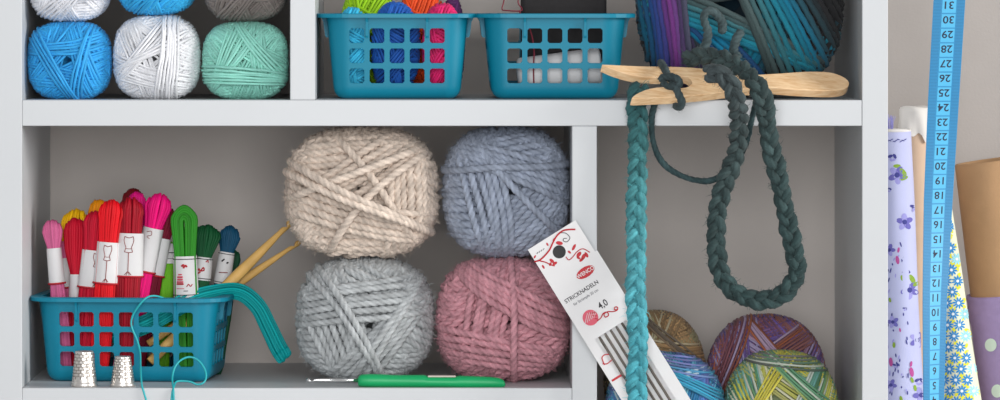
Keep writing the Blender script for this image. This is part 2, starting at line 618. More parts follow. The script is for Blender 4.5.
# ------------------------------------------------------------------ thick wool balls, lower left
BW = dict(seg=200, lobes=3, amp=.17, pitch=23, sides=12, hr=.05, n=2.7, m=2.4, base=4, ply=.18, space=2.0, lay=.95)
beige_top = [(150, 0.1, 8), (20, 0.12, 8), (265, 0.1, 8), (90, 0.12, 9), (0, 0.36, 6), (120, 0.08, 5), (255, 0.12, 5), (40, 0.22, 1), (318, 0.12, 1), (112, 0.3, 1), (246, 0.04, 2)]
ball_obj('wool_yarn_ball', 284, 440, 126, 259, 98, 74, 3.8, beige_top, solid((206, 190, 176), .05), M_WOOL,
         'beige chunky wool ball stacked on top of the light grey ball', 'yarn ball', 'chunky wool balls', seed=8, fuzz=2600, **BW)
bgrey_top = [(190, 0.1, 8), (20, 0.12, 8), (270, 0.1, 9), (100, 0.12, 8), (320, 0.08, 8), (192, 0.12, 6), (72, 0.16, 5), (44, 0.04, 1), (95, 0.36, 1)]
ball_obj('wool_yarn_ball', 442, 570, 125.5, 257.5, 98, 72, 3.5, bgrey_top, solid((148, 156, 172), .05), M_WOOL,
         'blue grey chunky wool ball stacked on top of the dusty pink ball', 'yarn ball', 'chunky wool balls', seed=9, fuzz=2000, hole=(.1, .05), **BW)
grey_top = [(150, 0.1, 8), (0, 0.1, 8), (270, 0.12, 8), (60, 0.1, 8), (200, 0.14, 8), (320, 0.08, 6), (98, 0.14, 6), (-32, 0.22, 2), (212, 0.16, 2)]
ball_obj('wool_yarn_ball', 295, 435, 257, 380.5, 98, 72, 3.3, grey_top, solid((170, 173, 174), .05), M_WOOL,
         'light grey chunky wool ball on the lower shelf behind the crochet hook', 'yarn ball', 'chunky wool balls', seed=10, fuzz=2200, hole=(.1, -.08), **BW)
pink_top = [(0, 0.12, 8), (270, 0.12, 8), (90, 0.1, 8), (130, 0.1, 8), (300, 0.1, 8), (168, 0.08, 6), (262, 0.3, 5), (62, 0.14, 5), (4, 0.03, 1)]
ball_obj('wool_yarn_ball', 435, 571, 256.5, 381.5, 98, 72, 3.5, pink_top, solid((190, 136, 145), .05), M_WOOL,
         'dusty pink chunky wool ball on the lower shelf by the needle pack', 'yarn ball', 'chunky wool balls', seed=12, fuzz=2200, hole=(.12, .0), **BW)

# ------------------------------------------------------------------ sock yarn balls, lower right
SK = dict(seg=64, hr=.05, n=2.3, m=2.2, base=7, space=1.95)
ball_obj('sock_yarn_ball', 604, 706, 310, 452, 222, 60, 1.35, [(60, .1, 14), (180, .15, 12), (300, .15, 12), (20, .2, 10, 14), (160, .2, 10, 20), (80, .45, 6), (50, .6, 4)],
         stripes([(150, 124, 92), (186, 150, 108), (112, 100, 88), (196, 188, 150), (160, 126, 90), (176, 170, 132)], fleck=.22, fleckc=(222, 212, 180)), M_COTTON,
         'brown and beige striped sock yarn ball behind the blue striped ball', 'yarn ball', 'striped sock yarn balls', seed=14, **SK)
ball_obj('sock_yarn_ball', 706, 826, 314, 452, 222, 62, 1.35, [(300, .15, 14), (180, .2, 12), (60, .2, 12), (330, .2, 14), (200, .2, 10, 14), (128, .18, 8), (40, .3, 6), (160, .62, 7)],
         stripes([(110, 88, 148), (146, 98, 96), (172, 102, 72), (132, 82, 92), (100, 86, 156), (156, 124, 144)], fleck=.3, fleckc=(184, 176, 214)), M_COTTON,
         'purple and rust striped sock yarn ball behind the green striped ball', 'yarn ball', 'striped sock yarn balls', seed=15, **SK)
ball_obj('sock_yarn_ball', 605, 725, 352, 469, 92, 58, 1.35, [(270, .1, 14), (150, .2, 12), (30, .2, 12), (-20, .06, 16, 20), (200, .12, 14, 10), (100, .5, 5), (65, .52, 5), (82, .74, 6)],
         stripes([(40, 112, 158), (88, 98, 156), (58, 152, 184), (122, 128, 180), (30, 84, 128), (110, 178, 198)], fleck=.16, fleckc=(206, 226, 222)), M_COTTON,
         'blue and turquoise striped sock yarn ball behind the needle pack', 'yarn ball', 'striped sock yarn balls', seed=16, **SK)
ball_obj('sock_yarn_ball', 724, 838, 350, 469, 92, 58, 1.35, [(270, .1, 14), (60, .2, 12), (190, .2, 12), (-28, .05, 22, 8), (205, .2, 10, 16), (150, .35, 5), (48, .42, 6), (85, .76, 5)],
         stripes([(84, 130, 96), (196, 186, 76), (98, 146, 112), (112, 110, 108), (178, 178, 92), (112, 166, 160)], fleck=.3, fleckc=(214, 212, 200)), M_COTTON,
         'green and yellow striped sock yarn ball by the right side panel', 'yarn ball', 'striped sock yarn balls', seed=17, **SK)


# ------------------------------------------------------------------ big variegated roving ball, upper right
def big_col(BI, KI, HF, ts, nb, R):
    L = len(BI)
    right = [(0.0, (46, 58, 60)), (.14, (70, 86, 86)), (.22, (52, 106, 114)), (.30, (36, 132, 152)), (.42, (26, 116, 146)), (.52, (46, 74, 82)), (.62, (44, 44, 46)), (1, (36, 35, 36))]
    left = [(0.0, (50, 62, 66)), (.50, (56, 66, 74)), (.60, (96, 66, 120)), (.68, (130, 62, 140)), (.76, (60, 64, 128)), (.84, (34, 62, 116)), (.92, (30, 86, 118)), (1, (26, 104, 122))]
    out = np.zeros((L, len(ts), 3))
    for i in range(L):
        k = BI[i]
        tab = right
        if k in BIGL:
            tab = left
        xs = [t[0] for t in tab]
        cc = np.array([s2l(t[1]) for t in tab])
        hh = HF[i]
        if k in BIGC:
            c = s2l((22, 112, 146)) if KI[i] % 4 else s2l((36, 76, 120))
        else:
            c = np.array([np.interp(hh, xs, cc[:, j]) for j in range(3)])
        out[i] = np.clip(c * (1 + R.normal(0, .14)), 0.002, 1)
    return out


BIGTOP = [(100, .1, 40), (265, .15, 40), (330, .3, 40), (200, .3, 40), (225, .26, 6), (248, .10, 6), (27, .08, 40, 12), (189, .52, 40, 3)]
BIGL = (3 + 5 + 3, 3 + 5 + 7)
BIGC = (3 + 5 + 4,)
ball_obj('roving_yarn_ball', 636, 843, -88, 97.5, 128, 88, 3.1, BIGTOP, big_col, M_WOOL,
         'large teal, purple and charcoal yarn ball behind the wooden knitting fork', 'yarn ball',
         seed=21, base=5, seg=90, sides=8, lobes=2, amp=.12, pitch=30, hr=.1, space=1.7, bowk=.05, n=2.5, m=2.3, fuzz=1500, fuzzlen=5, hole=(-.12, .0))


# ------------------------------------------------------------------ baskets
HX, HY, BH = 68.5, 48.5, 86.0            # core half sizes along the long and short side, height


def make_basket(label):
    root = thing('storage_basket', label, 'basket', (0, 0, 0), 'teal plastic baskets')
    nL, nS, pitch, hs, cr = 7, 5, 20.3, 15.0, 1.9
    zr = [15.9, 36.2, 56.5]

    def rad(z):
        base = 15.0 + 8.5 * z / BH
        if z < 11:
            base -= 10.0 * (1 - math.sqrt(max(0.0, 1 - ((11 - z) / 11) ** 2)))
        return base

    def per(cols, half):
        """break points along one flat side, hole column index per interval"""
        xs, tagc = [-half - 0.0], []
        for i in range(cols):
            a0 = (i - (cols - 1) / 2) * pitch - hs / 2
            for e in (0, cr, hs - cr, hs):
                x = a0 + e
                if x - xs[-1] > 1e-4:
                    xs.append(x)
        if half - xs[-1] > 1e-4:
            xs.append(half)
        return xs

    zs = [0, .6, 2, 4, 7, 11, 13.5]
    for z0 in zr:
        zs += [z0, z0 + cr, z0 + hs - cr, z0 + hs]
    zs += [80, BH]
    # perimeter points: (core x, core y, normal x, normal y, side, position)
    pp = []
    fl, fs = per(nL, HX), per(nS, HY)
    arc = 8
    for x in fl:
        pp.append((x, -HY, 0, -1, 0, x))
    for k in range(1, arc):
        t = -math.pi / 2 + k * math.pi / 2 / arc
        pp.append((HX, -HY, math.cos(t), math.sin(t), 9, 0))
    for y in fs:
        pp.append((HX, y, 1, 0, 1, y))
    for k in range(1, arc):
        t = k * math.pi / 2 / arc
        pp.append((HX, HY, math.cos(t), math.sin(t), 9, 0))
    for x in fl[::-1]:
        pp.append((x, HY, 0, 1, 2, x))
    for k in range(1, arc):
        t = math.pi / 2 + k * math.pi / 2 / arc
        pp.append((-HX, HY, math.cos(t), math.sin(t), 9, 0))
    for y in fs[::-1]:
        pp.append((-HX, y, -1, 0, 3, y))
    for k in range(1, arc):
        t = math.pi + k * math.pi / 2 / arc
        pp.append((-HX, -HY, math.cos(t), math.sin(t), 9, 0))
    n = len(pp)
    V = []
    for z in zs:
        r = rad(z)
        for (x, y, nx, ny, s, q) in pp:
            V.append((x + nx * r, y + ny * r, z))

    def hole(s, q0, q1, z0, z1):
        """0 none, 1 full hole, else which corner stays filled"""
        if s not in (0, 1, 2, 3):
            return 0
        cols = nL if s in (0, 2) else nS
        qa, qb = min(q0, q1), max(q0, q1)
        for i in range(cols):
            a0 = (i - (cols - 1) / 2) * pitch - hs / 2
            if qa >= a0 - 1e-3 and qb <= a0 + hs + 1e-3:
                for zz in zr:
                    if z0 >= zz - 1e-3 and z1 <= zz + hs + 1e-3:
                        l_ = qa < a0 + 1e-3
                        r_ = qb > a0 + hs - 1e-3
                        b_ = z0 < zz + 1e-3
                        t_ = z1 > zz + hs - 1e-3
                        if (l_ or r_) and (b_ or t_):
                            return (2 if l_ else 3, 'b' if b_ else 't')
                        return 1
        return 0
    F = []
    for j in range(len(zs) - 1):
        for i in range(n):
            i2 = (i + 1) % n
            A, B_, C_, D_ = j * n + i, j * n + i2, (j + 1) * n + i2, (j + 1) * n + i
            s = pp[i][4] if pp[i][4] == pp[i2][4] else 9
            hh = hole(s, pp[i][5], pp[i2][5], zs[j], zs[j + 1])
            if hh == 0:
                F.append([A, B_, C_, D_])
            elif hh != 1:
                low = hh[0] == 2
                if pp[i][5] > pp[i2][5]:
                    low = not low
                # low: the filled corner is on the i side
                if hh[1] == 'b':
                    F.append([A, B_, D_] if low else [A, B_, C_])
                else:
                    F.append([A, C_, D_] if low else [B_, C_, D_])
    F.append([i for i in range(n)][::-1])
    mb = MB()
    mb.add(V, F, 0, None, True)
    o = mb.build('basket_body', M_TEAL, root)
    md = o.modifiers.new('thick', 'SOLIDIFY')
    md.thickness = 2.0 * S
    md.offset = -1
    es = o.modifiers.new('crisp', 'EDGE_SPLIT')
    es.split_angle = math.radians(32)
    # rim: a flange with a turned-down lip
    prof = [(21.5, 82.5), (21.5, 86.5), (32.5, 86.5), (33.5, 85.8), (33.5, 82.2), (32.2, 82.2), (32.0, 84.0), (23.5, 84.0), (23.5, 82.5)]
    V = []
    for (r, z) in prof:
        for (x, y, nx, ny, s, q) in pp:
            V.append((x + nx * r, y + ny * r, z))
    F = []
    m = len(prof)
    for j in range(m):
        j2 = (j + 1) % m
        for i in range(n):
            i2 = (i + 1) % n
            F.append([j * n + i, j2 * n + i, j2 * n + i2, j * n + i2])
    mb = MB()
    mb.add(V, F, 0, None, False)
    mb.build('rim', M_TEAL, root)
    # small gusset ribs below the rim
    for (cols, half, sgn, ax) in ((nL, HY, -1, 0), (nL, HY, 1, 0), (nS, HX, -1, 1), (nS, HX, 1, 1)):
        for e in (-1, 1):
            q = e * ((cols - 1) / 2 - 0.5) * pitch
            mb = MB()
            w = 1.25
            pr = [(20, 84.5), (30.5, 84.5), (27.0, 78), (25.2, 64), (24, 62), (20, 62)]
            V = []
            for sgn2 in (-w, w):
                for (r, z) in pr:
                    p = (q + sgn2, sgn * (half + r), z) if ax == 0 else (sgn * (half + r), q + sgn2, z)
                    V.append(p)
            k = len(pr)
            F = [list(range(k))[::-1], list(range(k, 2 * k))] + [[i, (i + 1) % k, k + (i + 1) % k, k + i] for i in range(k)]
            mb.add(V, F, 0, None, False)
            mb.build('rib', M_TEAL, root)
    return root


def place_basket(src, loc, rz, label=None):
    if label is None:
        r = src
    else:
        r = src.copy()
        COL.objects.link(r)
        r['label'] = label
        for ch in list(src.children):
            c_ = ch.copy()
            COL.objects.link(c_)
            c_.parent = r
    r.location = np.asarray(loc) * S
    r.rotation_euler = (0, 0, rz)
    return r


bk = make_basket('teal lattice basket holding embroidery skeins on the lower left shelf')
place_basket(bk, (P(136.5, 300, 60 + 72)[0], 60 + 75, ZT - 388), math.radians(-5))
place_basket(bk, (P(397, 50, 42)[0], 42 + 92, ZT - 100), math.pi / 2, 'teal lattice basket of bright yarn balls, next to the upper divider')
place_basket(bk, (P(555, 50, 42)[0], 42 + 92, ZT - 100), math.pi / 2, 'teal lattice basket with black case and white roll, behind the fork tip')

# yarn in the first upper basket
IB = dict(seg=40, hr=.08, n=2.3, m=2.2, base=5)
G1 = 'bright yarn balls in the upper basket'
for args in (
    (335.5, 369, 5, 96, 88, 26, 1.5, (58, 182, 220), 'light blue yarn ball at left front inside the upper basket', 31),
    (371, 420, 0, 96, 88, 25, 1.6, (30, 88, 172), 'royal blue yarn ball in the middle of the upper basket', 32),
    (422, 463, 1, 96, 88, 25, 1.6, (226, 40, 112), 'magenta yarn ball at right front inside the upper basket', 33),
    (340, 402, -22, 95, 140, 26, 1.7, (150, 200, 24), 'lime green yarn ball behind the light blue ball in the basket', 34),
    (398, 446, -20, 95, 142, 26, 1.7, (236, 84, 34), 'orange red yarn ball behind the royal blue ball in the basket', 35),
    (441, 464, -6, 95, 138, 22, 1.6, (84, 42, 92), 'dark purple yarn ball in the right back corner of the basket', 36),
):
    x0, x1, y0, y1, dc, dy, r, c_, lab, sd = args
    ball_obj('small_yarn_ball', x0, x1, y0, y1, dc, dy, r, T1, solid(c_, .1), M_COTTON, lab, 'yarn ball', G1, seed=sd, rot=sd * 31, **IB)

# second upper basket: charcoal case, white roll, dark red cord
M_CASE = plain('charcoal_felt', (38, 36, 37), 0.9, noise=.12, nscale=300, bump=.3, bscale=1500)
t = thing('case', 'charcoal felt case standing upright in the right upper basket', 'case', P(564, 96, 120))
mb = MB()
p0, p1 = P(521, -34, 120), P(606, 95, 120)
V, F = box_geo(p0[0], p1[0], 100, 150, p1[2], p0[2], 5)
mb.add(V, F, 0, None, True)
mb.build('case_body', M_CASE, t)
mb = MB()
V, F = box_geo(p0[0] + 6, p1[0] + 1.5, 97.5, 152, p0[2] - 14, p0[2] + 2, 4)
mb.add(V, F, 0, None, True)
mb.build('lid', M_CASE, t)
mb = MB()
q0, q1 = P(514, 62, 84), P(600, 50, 84)
c0 = P(516, 77, 82)
add_pts = np.array([P(516, 78, 80), P(602, 72, 80)])
lathe(mb, P(517, 76, 82), (1, 0, 0.12), [(0, 10), (2, 16), (4, 18), (84, 19), (86, 17), (87, 12)], 28)
tag(mb.build('paper_roll', M_PAPER), 'white paper roll lying in front of the charcoal case', 'roll')
cord = MB()
add_tubes(cord, spline([P(521, -8, 95), P(518, 2, 92), P(522, 9, 90), P(519, 11, 86), P(506, 10.5, 86), P(502, 9, 90), P(504, 0, 92), P(503, -8, 95)], 50), .7, 6)
add_tubes(cord, spline([P(519, 11, 86), P(530, 30, 78), P(534, 50, 68), P(533.5, 66, 62.5), P(534, 88, 66)], 40), .8, 6)
M_DKRED = plain('dark_red_cord', (120, 30, 48), .7)
tag(cord.build('cord', M_DKRED), 'dark red cord looped over the rim beside the charcoal case', 'cord')


# ------------------------------------------------------------------ embroidery skeins
def skein(bot, top, w, d0, rgb, lab, label, cat='skein', d1=None, n=12, r=1.6, pinch=.55, dep=None, eye=False, art=None, ring=None, seed=0, bow=0.0, flare=.85):
    """bot, top in photograph px; d0 depth at the foot, d1 at the top; lab = label (y0, y1) in photograph rows"""
    R = np.random.default_rng(seed + 100)
    d1 = d0 if d1 is None else d1
    B, T = P(bot[0], bot[1], d0), P(top[0], top[1], d1)
    L = np.linalg.norm(T - B)
    ax = (T - B) / L
    Yv = np.array([0, 1.0, 0])
    Yv = unit(Yv - Yv.dot(ax) * ax)
    sd = np.cross(Yv, ax)
    dep = dep or 0.62 * w
    tl0 = (bot[1] - lab[1]) / (bot[1] - top[1]) if lab else .4
    tl1 = (bot[1] - lab[0]) / (bot[1] - top[1]) if lab else .6
    tm = (tl0 + tl1) / 2
    kt = [0, .04, max(.06, tl0 - .22), tl0, tl1, min(.90, tl1 + .16), .93, 1.0]
    kv = [.5, .7, flare, pinch + .06, pinch, .90, 1.02, .70]
    kd = [.6, .8, 1.0, .82, .82, 1.0, 1.0, .9]
    wp = lambda t: np.interp(t, kt, kv) * w
    dp = lambda t: np.interp(t, kt, kd) * dep

    def pos(t, q, y):
        return B + ax * (t * L)[..., None] + sd * (q * wp(t) + bow * np.sin(np.pi * np.clip(t, 0, 1)))[..., None] + Yv * (y * dp(t))[..., None]
    paths = []
    m, am = 26, 7
    if not eye:
        for ysc in (1.0, .45):
            for k in range(n):
                q = (k + .5) / n * 2 - 1
                q *= .96
                tt = 1 - dep / L - (1 - math.sqrt(1 - .9 * q * q)) * .95 * w / L - (0.012 if ysc < 1 else 0) + R.normal(0, .003)
                f = np.linspace(0, tt, m)
                an = np.linspace(0, np.pi, am + 2)[1:-1]
                t = np.concatenate([f, tt + dep / L * ysc * np.sin(an), f[::-1]])
                y = np.concatenate([-np.ones(m), -np.cos(an), np.ones(m)]) * ysc * math.sqrt(1 - .8 * q * q)
                q_ = q + .06 * np.sin(t * 5 + R.random() * 2) * (1 - np.abs(q)) + 0.025 * R.normal()
                paths.append(pos(t, q_ * np.ones_like(t), y))
    else:
        for y0 in (-.8, -.2, .45):
            for k in range(max(n // 2, 4)):
                q = .18 + .78 * k / (max(n // 2, 4) - 1)
                te = 1 - (w / L) * 1.15 - .03
                f = np.linspace(0, te, m)
                an = np.linspace(0, np.pi, 2 * am + 2)[1:-1]
                t = np.concatenate([f, te + (w / L) * q * 1.15 * np.sin(an) + .02 * np.sin(an), f[::-1]])
                qq = np.concatenate([-np.ones(m), -np.cos(an), np.ones(m)]) * q
                paths.append(pos(t, qq + .03 * R.normal(), (y0 + .25 * (1 - q)) * np.ones_like(t) * math.sqrt(1 - .5 * q * q)))
    c = s2l(rgb)
    root = thing('embroidery_skein', label, cat, B, 'embroidery skeins in the lower basket')
    mb = MB()
    pp_ = np.array(paths)
    cols = np.clip(c * (1 + R.normal(0, .10, (len(pp_), 1, 1))) * np.ones((1, pp_.shape[1], 1)), 0.001, 1)
    add_tubes(mb, pp_, r, 6, False, 0, cols)
    # filling core so that nothing shows through
    tc = np.linspace(.02, 1 - .9 * dep / L - .01, 16)
    ring_ = []
    th = np.arange(12) * 2 * np.pi / 12
    for tv in tc:
        ring_.append(pos(np.full(12, tv), np.cos(th) * (.72 if tv < .8 else .72 - (tv - .8) * 1.2), np.sin(th) * .6))
    if not eye:
        idx = np.arange(16 * 12).reshape(16, 12)
        qf = np.stack([idx[:-1], np.roll(idx[:-1], -1, 1), np.roll(idx[1:], -1, 1), idx[1:]], -1).reshape(-1, 4)
        mb.add(np.concatenate(ring_), qf, 0, c * .6)
    mb.build('floss', M_FLOSS, root)
    if lab:
        mb = MB()
        K = 28
        th = np.arange(K) * 2 * np.pi / K
        tv = np.linspace(tl0, tl1, 7)

        def surf(u, v, e=0.0):
            t_ = tl0 + (tl1 - tl0) * np.asarray(v, float)
            W = wp(t_) + r * 1.0 + .6 + e
            Dp = dp(t_) + r * 1.0 + .6 + e
            u = np.asarray(u, float)
            return B + ax * (t_ * L)[..., None] + sd * (W * u + bow * np.sin(np.pi * t_))[..., None] - Yv * (Dp * np.sqrt(np.maximum(0, 1 - u * u)))[..., None]
        rows = []
        for t_ in tv:
            W, Dp = wp(t_) + r + .6, dp(t_) + r + .6
            rows.append(B + ax * t_ * L + sd * (W * np.cos(th) + bow * np.sin(np.pi * t_))[:, None] + Yv * (Dp * np.sin(th))[:, None])
        idx = np.arange(7 * K).reshape(7, K)
        qf = np.stack([idx[:-1], np.roll(idx[:-1], -1, 1), np.roll(idx[1:], -1, 1), idx[1:]], -1).reshape(-1, 4)
        mb.add(np.concatenate(rows), qf, 0, None, True)
        for (v_, mi, rad_) in (ring or []):
            u = np.concatenate([np.cos(np.linspace(0, 2 * np.pi, 40, endpoint=False))])
            tt_ = tl0 + (tl1 - tl0) * v_
            W, Dp = wp(tt_) + r + .8, dp(tt_) + r + .8
            an = np.linspace(0, 2 * np.pi, 40, endpoint=False)
            loop = B + ax * tt_ * L + sd * (W * np.cos(an) + bow * np.sin(np.pi * tt_))[:, None] + Yv * (Dp * np.sin(an))[:, None]
            add_tubes(mb, loop, rad_, 6, True, mi)
        for (mi, rad_, poly) in (art or []):
            poly = np.array(poly, float)
            q = spline(poly, max(12, 5 * len(poly)))
            add_tubes(mb, surf(q[:, 0], q[:, 1], .15), rad_, 5, False, mi)
        mb.build('paper_band', [M_PAPER, M_RED, M_BRED, M_INK, M_PINKINK], root)
    return root


def form(du=0.0):
    """a dressmaker's dummy drawn on the paper band"""
    o = [(-.30, .93), (-.34, .84), (-.26, .74), (-.20, .68), (-.28, .58)]
    o2 = [(.30, .93), (.34, .84), (.26, .74), (.20, .68), (.28, .58)]
    S_ = lambda l: [(x + du, y) for x, y in l]
    return [(2, .38, S_(o)), (2, .38, S_(o2)), (2, .4, S_([(-.28, .58), (0, .565), (.28, .58)])), (2, .4, S_([(-.30, .93), (0, .90), (.30, .93)])),
            (2, .3, S_([(-.22, .66), (0, .65), (.22, .66)])), (2, .45, S_([(0, .57), (0, .35), (0, .13)])), (2, .4, S_([(-.22, .06), (0, .13), (.22, .06)])),
            (2, .35, S_([(-.10, .05), (0, .13), (.10, .05)]))]


RB = [(0.02, 1, 1.1)]
skein((65, 374), (51.5, 221), 10, 104, (200, 96, 140), (248, 284), 'mauve pink embroidery skein, leftmost in the lower basket', ring=RB, seed=1)
skein((74, 374), (62, 243), 8, 134, (222, 104, 150), (258, 288), 'pale pink skein almost hidden behind the leftmost mauve skein', ring=RB, seed=2)
skein((70, 374), (77, 210.5), 16, 152, (240, 186, 10), (268, 300), 'yellow skein at the back, rising behind the crimson skeins', seed=3, n=11)
skein((90, 374), (99, 201), 10, 168, (240, 150, 10), (268, 300), 'orange yellow skein tip at the back beside the yellow skein', seed=4)
skein((77, 374), (76, 219), 13, 112, (186, 8, 40), (274, 300), 'crimson skein with a narrow blank white band behind the mauve one', pinch=.40, seed=5, n=11)
skein((82, 374), (97, 212), 13, 97, (190, 8, 44), (250, 288), 'crimson skein with dummy drawing cut off by the bright red skein', ring=RB, art=form(.45), seed=6, n=11, pinch=.72)
skein((99, 374), (112, 201), 13, 86, (214, 6, 24), (242, 284), 'bright scarlet skein with a dummy drawing on its band', ring=RB, art=form(), seed=7, n=11, pinch=.74)
skein((125, 374), (131, 199), 14, 90, (160, 8, 32), (233, 277), 'dark red skein with the largest white band in the front row', ring=RB, art=form(), seed=8, n=12, pinch=.86)
skein((138, 374), (133, 189.5), 12, 165, (112, 14, 22), None, 'maroon skein at the back, its top highest above the dark red skein', seed=9)
skein((133, 374), (137, 193), 10, 130, (220, 14, 122), None, 'hot pink skein squeezed behind the dark red skein', seed=10)
skein((121, 374), (161, 194.5), 14, 110, (228, 0, 116), (228, 272), 'fuchsia pink skein leaning right with a slanting white band', ring=RB, seed=11, n=12, pinch=.6,
      art=[(2, .35, [(-.5, .9), (-.1, .93), (.0, .85), (-.4, .80), (-.1, .76)])])
skein((134, 374), (169, 209), 11, 120, (120, 6, 40), (238, 276), 'dark burgundy skein leaning right behind the fuchsia skein', ring=RB, seed=12, pinch=.6)
skein((161, 374), (167, 241), 10.5, 134, (104, 178, 30), (243, 263), 'light green skein standing behind the burgundy skein', ring=[(.55, 3, .5), (.25, 3, .3)], seed=13, pinch=.72)
skein((188, 374), (184, 204), 13.5, 104, (44, 132, 32), (256, 297), 'grass green skein with a looped top and pink printed band', eye=True, n=12, r=1.75, seed=14, pinch=.72,
      ring=[(.06, 3, .45), (.93, 3, .45)],
      art=[(4, 1.0, [(-.62, .50), (-.2, .50)]), (4, 1.0, [(-.62, .44), (-.2, .44)]), (4, 1.0, [(-.66, .38), (-.16, .38)]), (1, .9, [(-.68, .33), (-.14, .33)]), (4, .7, [(-.56, .56), (-.26, .56)]),
           (1, .9, [(-.3, .76), (-.1, .80), (-.12, .72), (.06, .78), (.16, .74)]), (1, .5, [(.1, .26), (.25, .32), (.4, .27), (.55, .32)]), (4, .35, [(-.7, .22), (-.1, .22)]), (3, .4, [(-.15, .16), (.2, .16)])])
skein((190, 374), (208, 225.5), 15, 124, (14, 80, 44), (257, 280), 'dark green skein beside the looped grass green skein', n=12, seed=15, pinch=.44,
      ring=[(.08, 3, .45), (.92, 3, .45)], art=[(1, .8, [(-.6, .3), (-.35, .48), (-.2, .34), (-.45, .28)]), (1, .7, [(-.15, .4), (.1, .56), (.2, .44), (-.1, .4)]), (1, .6, [(.3, .8), (.5, .88), (.56, .78)])], d1=128)
skein((207, 374), (231, 227), 11, 146, (14, 74, 104), (252, 284), 'petrol blue skein leaning right behind the dark green skein', seed=16, pinch=.55, d1=150,
      ring=[(.06, 3, .4), (.94, 3, .4)], art=[(3, .8, [(-.4, .7), (-.1, .78)]), (3, .8, [(.2, .66), (.4, .7)]), (2, .5, [(-.5, .35), (.5, .38)])])
skein((216, 374), (234, 251), 7.5, 172, (20, 72, 46), (274, 290), 'small bottle green skein tip, rightmost at the back', seed=17, pinch=.7, ring=[(.9, 3, .3)])

# turquoise skein draped over the right side of the basket
t = thing('embroidery_skein', 'turquoise embroidery skein draped over the basket rim, hanging to the right', 'skein', P(262, 305, 128), 'embroidery skeins in the lower basket')
path = spline([P(112, 338, 92), P(150, 322, 92), P(186, 302, 98), P(214, 293.5, 112), P(239, 292.0, 125), P(257, 305.5, 128), (P(268, 326, 128)), P(277, 345, 127), P(281, 352, 126)], 70)
mb = MB()
Tn = unit(np.gradient(path, axis=0))
Nn = unit(np.cross(Tn, np.array([0, 1.0, 0])))
Bn = np.cross(Tn, Nn)
R = np.random.default_rng(77)
ps = []
wd = np.interp(np.linspace(0, 1, 70), [0, .35, .6, .8, 1], [8, 8, 6.8, 7.2, 7.6])
for k in range(26):
    th = 2 * np.pi * k / 26 * 2.0 + .1
    rr = 1.0 if k < 15 else .5
    off = rr * (np.cos(th + .15 * np.sin(np.linspace(0, 5, 70)))[:, None] * Nn * wd[:, None] + np.sin(th) * .6 * Bn * wd[:, None])
    ps.append(path + off + R.normal(0, .3, (1, 3)))
ps = np.array(ps)
ends = []
cT = s2l((0, 158, 160))
cols = np.clip(cT * (1 + R.normal(0, .12, (26, 1, 1))) * np.ones((1, 70, 1)), 0, 1)
add_tubes(mb, ps, 1.3, 6, False, 0, cols)
for k in range(13):                              # the hanging end turns back in loops
    a_, b_ = ps[k, -1], ps[25 - k, -1]
    dn = Tn[-1] * (6 + 2 * R.random())
    add_tubes(mb, spline([a_, a_ * .85 + b_ * .15 + dn, b_ * .85 + a_ * .15 + dn, b_], 14), 1.5, 6, False, 0, cT)
mb.build('floss', M_FLOSS, t)

M_THREAD = plain('turquoise_thread', (40, 170, 176), .5)
th_ = MB()
add_tubes(th_, spline([P(166, 299, 66), P(156, 296, 54), P(148, 297, 49.5), P(141, 303, 49), P(133, 315, 55), P(131.5, 326, 57), P(137, 340, 56), P(140, 352, 50), P(140.5, 366, 30),
                       P(141, 376, 14), P(142, 386, 1), P(144, 393, -1.6), P(148, 408, -1.6), P(150, 430, -1.6)], 110), 1.05, 6)
add_tubes(th_, spline([P(176, 430, -1.8), P(174, 405, -1.8), P(173.5, 391, -1.6), P(172.5, 383, 10), P(172.5, 376, 20), P(175, 367, 26), P(181, 360, 30), P(190, 357, 32), P(199, 361, 31), P(205, 370, 28),
                       P(206, 378, 24), P(203, 383, 20), P(197, 384.5, 20), P(191, 382, 20), P(183, 381, 20), P(176, 382, 16), P(173.5, 388.5, 2), P(172, 394, -1.6), P(171, 410, -1.6), P(170, 430, -1.8)], 150), 1.05, 6)
tag(th_.build('thread', M_THREAD), 'loose turquoise thread trailing over the basket front and shelf edge', 'thread')


# bamboo crochet hooks in the basket
def bamboo(p0, p1, label, wmax, seed):
    A, B_ = p0, p1
    L = np.linalg.norm(B_ - A)
    ax = (B_ - A) / L
    t = np.concatenate([np.linspace(0, .5, 10), np.linspace(.55, .9, 10), np.linspace(.905, .975, 18), np.linspace(.98, 1, 8)])
    w = np.interp(t, [0, .1, .5, .62, .8, .9, .92, .95, .975, .99, 1.0], [.8, .9, .95, 1, .72, .48, .48, .54, .64, .48, .14]) * wmax
    # the notch of the hook on its upper side
    cut = np.exp(-((t - .952) / .012) ** 2) * .62
    root_ = MB()
    pts = A + ax * (t * L)[:, None]
    Yv = np.array([0, 1.0, 0])
    up = unit(np.cross(ax, Yv))
    if up[2] < 0:
        up = -up
    sd = np.cross(ax, up)
    K = 12
    th = np.arange(K) * 2 * np.pi / K
    V = []
    for i in range(len(t)):
        hu = w[i] * np.cos(th)
        lim = w[i] * (1 - 2 * cut[i] * .9)
        hu = np.minimum(hu, lim)
        V.append(pts[i] + hu[:, None] * up + (w[i] * .7 * np.sin(th))[:, None] * sd)
    V = np.concatenate(V)
    idx = np.arange(len(V)).reshape(-1, K)
    F = [list(f) for f in np.stack([idx[:-1], np.roll(idx[:-1], -1, 1), np.roll(idx[1:], -1, 1), idx[1:]], -1).reshape(-1, 4)] + [list(idx[0][::-1]), list(idx[-1])]
    root_.add(V, F, 0, None, True)
    return tag(root_.build('crochet_hook', M_BAMBOO), label, 'crochet hook', 'bamboo crochet hooks')


